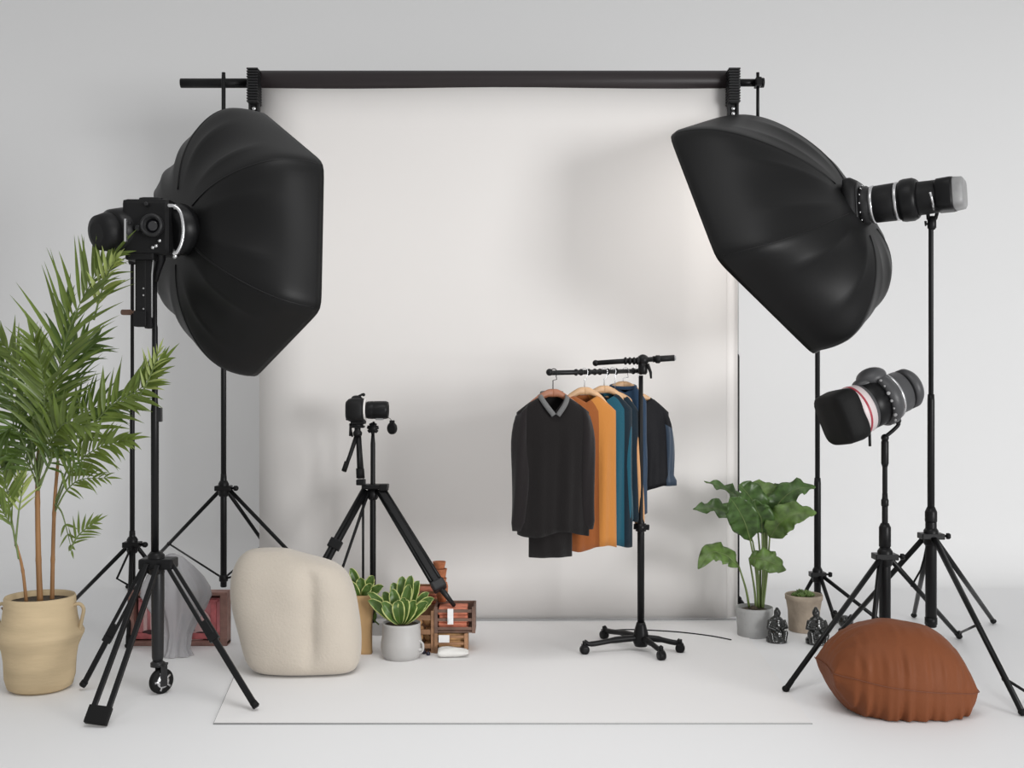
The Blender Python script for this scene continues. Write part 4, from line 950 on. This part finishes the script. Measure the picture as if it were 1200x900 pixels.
def garment(label, px, topy, name, cat, bodym, sleevem, ws, wb, L_, th=.055, sl_len=.55, sl_out=.03, seed=0, yaw=.42, folds=9, amp=.008, hem=None, collar=None, slw=.045, hanger='lightwood', tail=None, sleeves=(1,1), xo=0, split=None, hlabel='', drop=0, shs=.065, neckv=.035, hup=-.022):
    rp = railp(px); X = V((math.cos(yaw), math.sin(yaw), 0)); Y = V((-math.sin(yaw), math.cos(yaw), 0)); zt_ = P(0,topy,rp.y).z
    o0 = V((rp.x, rp.y, zt_)) + X*xo
    t = thing(name, label, cat, (o0.x,o0.y,o0.z))
    rnd = random.Random(seed); ph = rnd.uniform(0,6)
    def body_rings(Lb, wtop=ws, wbot=wb, off=V((0,0,0)), z_start=0, scale=1):
        rings = []; n = 84
        zs = [0,.012,.03,.05,.075,.11,.16] + [.16+(Lb-.16)*k/12 for k in range(1,13)]
        for zz in zs:
            if zz < .075: wdt = .058 + (ws-.058)*(zz/.075)**.85; 
            else: wdt = ws + (wb-ws)*((zz-.075)/(Lb-.075))**1.2
            tk = .03 + (th-.03)*min(1,zz/.14)
            rg = []
            for i in range(n):
                a_ = 2*PI*i/n; c_, s_ = math.cos(a_), math.sin(a_)
                q_ = (abs(c_)**2.4+abs(s_)**2.4)**(-1/2.4)
                am = amp*min(1,max(0,(zz-.1)/.25)); fo = am*(math.sin(c_*folds+ph+zz*1.5)+.6*math.sin(c_*folds*1.9-ph*2+zz*3))*(1 if s_<0 else .6)
                hemz = .012*math.sin(c_*4+ph)*(zz/Lb)**6
                vn = neckv*max(0,1-abs(c_*q_*wdt)/.062)*max(0,1-zz/.13) if s_ < 0 else 0
                rg.append(o0 + off + V((0,0,-vn)) + X*(c_*q_*wdt*scale) + Y*(s_*q_*tk*scale+fo) + V((0,0,-zz-drop+hemz)))
            rings.append(rg)
        return rings
    rings = body_rings(L_)
    m = MB()
    if split:   # two-tone body: centre panel and side panel
        n = 84
        rs = [m.ring(r_) for r_ in rings]
        for a in range(len(rs)-1):
            for i in range(n):
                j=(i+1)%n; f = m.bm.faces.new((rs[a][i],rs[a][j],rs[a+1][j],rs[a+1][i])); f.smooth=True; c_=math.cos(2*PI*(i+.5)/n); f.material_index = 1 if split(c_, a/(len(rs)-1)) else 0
        bd = obj('body', m, bodym, t, solid=.004)
    else:
        m.loft(rings, caps=False); bd = obj('body', m, bodym, t, solid=.004)
    if tail:
        tl_L, tl_w, tl_off, tm = tail
        m = MB(); rr = []
        for k in range(8):
            zz = L_*.6+(tl_L-L_*.6)*k/7; rg = []
            for i in range(60):
                a_ = 2*PI*i/60; c_, s_ = math.cos(a_), math.sin(a_); fo=.004*math.sin(c_*8+zz*3)
                rg.append(o0 + X*(tl_off+c_*tl_w) + Y*(s_*th*.72+fo) + V((0,0,-zz)))
            rr.append(rg)
        m.loft(rr, caps=False); obj('shirt_tail', m, tm, t, solid=.003)
    for sgn, on in ((-1,sleeves[0]),(1,sleeves[1])):
        if not on: continue
        sl = sl_len*on; m = MB(); rr = []; s0 = o0 + X*sgn*(ws-.030) + V((0,0,-.062-drop)); n = 28
        for k in range(15):
            u = k/14; zz = u*sl; out = sl_out*u**.8 + .006*math.sin(u*5+seed); wv = slw*(.55+.62*math.sin(min(1,u*3+.3)*PI/2)-.25*u) if u < .93 else slw*(.94-(u-.93)*3.5)
            if u > .9 and sl_len < .45: wv = slw*1.3
            cen = s0 + X*sgn*out + V((0,0,-zz)) + Y*(-.01*math.sin(u*3)); rg = []
            for i in range(n):
                a_ = 2*PI*i/n; fo = 1+.09*math.sin(a_*4+zz*9+seed); rg.append(cen + X*math.cos(a_)*wv*.8*fo + Y*math.sin(a_)*wv*.85*fo + V((0,0, sgn*math.cos(a_)*-.03*(1-u)+ (.0))))
            rr.append(rg)
        m.loft(rr, caps=True, mi=[1]*3+[0]*11 if isinstance(sleevem,list) else 0); obj('sleeve', m, sleevem, t)
    if collar:
        cm_, kind = collar; m = MB()
        if kind == 'v':
            for sgn in (-1,1):
                pts = cr([o0+X*sgn*.05+Y*.02+V((0,0,.012)), o0+X*sgn*.053-Y*.02+V((0,0,.0)), o0+X*sgn*.035-Y*.045+V((0,0,-.035)), o0-Y*.055+V((0,0,-.082))],6)
                rows = []
                for q_ in pts: rows.append([q_+V((0,-.002,0)), q_+X*sgn*.010+V((0,-.008,-.006)), q_+X*sgn*.018+V((0,-.004,-.012))])
                m.grid(rows)
            m.tube([o0+X*-.05+Y*.02+V((0,0,.01)), o0+Y*.03+V((0,0,.016)), o0+X*.05+Y*.02+V((0,0,.01))], .01, 8)
            obj('collar', m, cm_, t, solid=.005)
        else:
            pts = [o0 + X*.062*math.cos(2*PI*i/24) + Y*.034*math.sin(2*PI*i/24) + V((0,0,-.004+.008*math.sin(2*PI*i/24))) for i in range(25)]
            m.tube(pts, .009, 8); obj('collar', m, cm_, t)
    # hanger: a thing of its own
    hz0 = zt_+hup
    hg = thing('clothes_hanger', hlabel, 'hanger', (o0.x,o0.y,hz0), 'wooden hangers on the rail')
    m = MB()
    for sgn in (-1,1):
        pts = cr([V((o0.x,o0.y,hz0+.026)), V((o0.x,o0.y,hz0+.022))+X*sgn*.03, V((o0.x,o0.y,hz0-.008))+X*sgn*.08, V((o0.x,o0.y,hz0-.05))+X*sgn*(ws-.035)],6)
        rows = []; nn_ = len(pts)
        for i,q_ in enumerate(pts):
            hh_ = .019*(1-.25*i/nn_); dd_ = .010+.008*i/nn_
            rows.append([q_+Y*dd_*math.sin(2*PI*k/10)+V((0,0,hh_*math.cos(2*PI*k/10))) for k in range(10)])
        m.loft(rows)
    obj('shoulder_bar', m, hanger, hg)
    m = MB(); rp2 = V((o0.x,o0.y,rp.z)) - X*0
    # hook over the rail
    pts = [V((o0.x,o0.y,hz0+.03)), V((o0.x,o0.y,rp.z-.035)), rp+V((0,0,-.03))+X*.014]
    r_h = .0165
    for i in range(9):
        a_ = math.radians(-50+ i*29); pts.append(rp + X*r_h*math.cos(a_) + V((0,0,r_h*math.sin(a_)))*1.15)
    m.tube(pts, .0022, 7); obj('hook', m, 'chrome' if hanger!='redwood' else 'black', hg)
    return t
ch = 'charcoal'
garment('long charcoal wool sweater with grey collar, leftmost on the rack', 649, 464, 'sweater', 'sweater', 'sweater', 'sweater2', .168,.165,.63, sl_len=.55, sl_out=.03, neckv=.075, amp=.007, collar=('greycollar','v'), tail=(.735,.10,-.012,'sweater'), hanger='redwood', seed=1, yaw=.2, hlabel='reddish wooden hanger inside the charcoal sweater', slw=.046, hup=-.012, xo=-.004)
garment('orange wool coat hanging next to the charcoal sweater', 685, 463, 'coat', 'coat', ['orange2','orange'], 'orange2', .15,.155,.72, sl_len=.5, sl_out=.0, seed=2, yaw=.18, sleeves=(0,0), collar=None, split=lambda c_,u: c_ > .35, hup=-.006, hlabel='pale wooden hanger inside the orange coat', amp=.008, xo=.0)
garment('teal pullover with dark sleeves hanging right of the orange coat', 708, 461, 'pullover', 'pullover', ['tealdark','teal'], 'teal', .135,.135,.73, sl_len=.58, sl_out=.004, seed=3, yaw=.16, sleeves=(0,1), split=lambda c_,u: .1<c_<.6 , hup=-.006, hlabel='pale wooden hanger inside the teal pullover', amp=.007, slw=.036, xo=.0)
garment('slim peach-sleeved cardigan squeezed between teal and blue garments', 718, 464, 'cardigan', 'cardigan', 'tealdark', 'peachtrim', .115,.12,.6, sl_len=.60, sl_out=.035, seed=4, yaw=.16, sleeves=(0,1), hlabel='pale wooden hanger inside the peach-sleeved cardigan', amp=.006, slw=.030, xo=.012)
garment('blue wool jumper hanging just left of the rack pole', 733, 452, 'jumper', 'jumper', 'navy', 'navy', .115,.12,.64, sl_len=.56, sl_out=.0, seed=5, yaw=.16, sleeves=(0,1), hlabel='pale wooden hanger inside the blue jumper', amp=.007, slw=.034, collar=('navy','r'), xo=-.012)
garment('short black jacket with dark blue sleeve, rightmost behind the rack pole', 745, 466, 'jacket', 'jacket', 'jacket', ['jacketblue','jacket'], .155,.165,.45, sl_len=.38, sl_out=.03, seed=6, yaw=.30, sleeves=(0,1), hlabel='pale wooden hanger inside the black jacket', amp=.006, slw=.044, xo=.02, hanger='lightwood')

# cable on the floor
m = MB(); pts = cr([G(712,740)+V((0,0,.004)), G(740,739)+V((0,0,.0055)), G(790,741.5)+V((0,0,.0055)), G(830,746)+V((0,0,.0055)), G(857,751)+V((0,0,.0055))],10); m.tube(pts, .0035, 8)
tag(obj('floor_cable', m, 'black', loc=(pts[0].x,pts[0].y,0)), 'thin dark cable lying on the floor behind the rack base', 'cable')

# ------------------------------------------------------------------ light & camera
wd = bpy.data.worlds.new('World'); scene.world = wd; wd.use_nodes = True
bgd = wd.node_tree.nodes['Background']; bgd.inputs[0].default_value = (1,1,1,1); bgd.inputs[1].default_value = .51
def area(name, loc, tgt, size, power, col=(1,1,1), sy=None):
    l = bpy.data.lights.new(name,'AREA'); l.energy = power; l.size = size; l.color = col
    if sy: l.shape='RECTANGLE'; l.size_y = sy
    o = bpy.data.objects.new(name, l); COL.objects.link(o); o.location = loc; o.rotation_euler = (V(tgt)-V(loc)).to_track_quat('-Z','Y').to_euler(); return o
area('key_light', (6.6,-3.0,1.75), (-.8,6.6,1.7), 2.9, 545)
cl_ = area('added_overhead_fill', (.1,2.6,4.3), (-.1,4.0,0), 2.8, 26); cl_.data.spread = math.radians(95)  # unseen fill added overhead to brighten floor and backdrop
cam = bpy.data.cameras.new('Camera'); cam.lens = 39; cam.sensor_width = 36; co = bpy.data.objects.new('Camera', cam); COL.objects.link(co)
co.location = (0,0,CAMH); co.rotation_euler = (PI/2,0,0); scene.camera = co
scene.view_settings.view_transform = 'Standard'; scene.view_settings.look = 'None'; scene.view_settings.gamma = 1; scene.view_settings.exposure = 0
scene.view_settings.use_curve_mapping = False
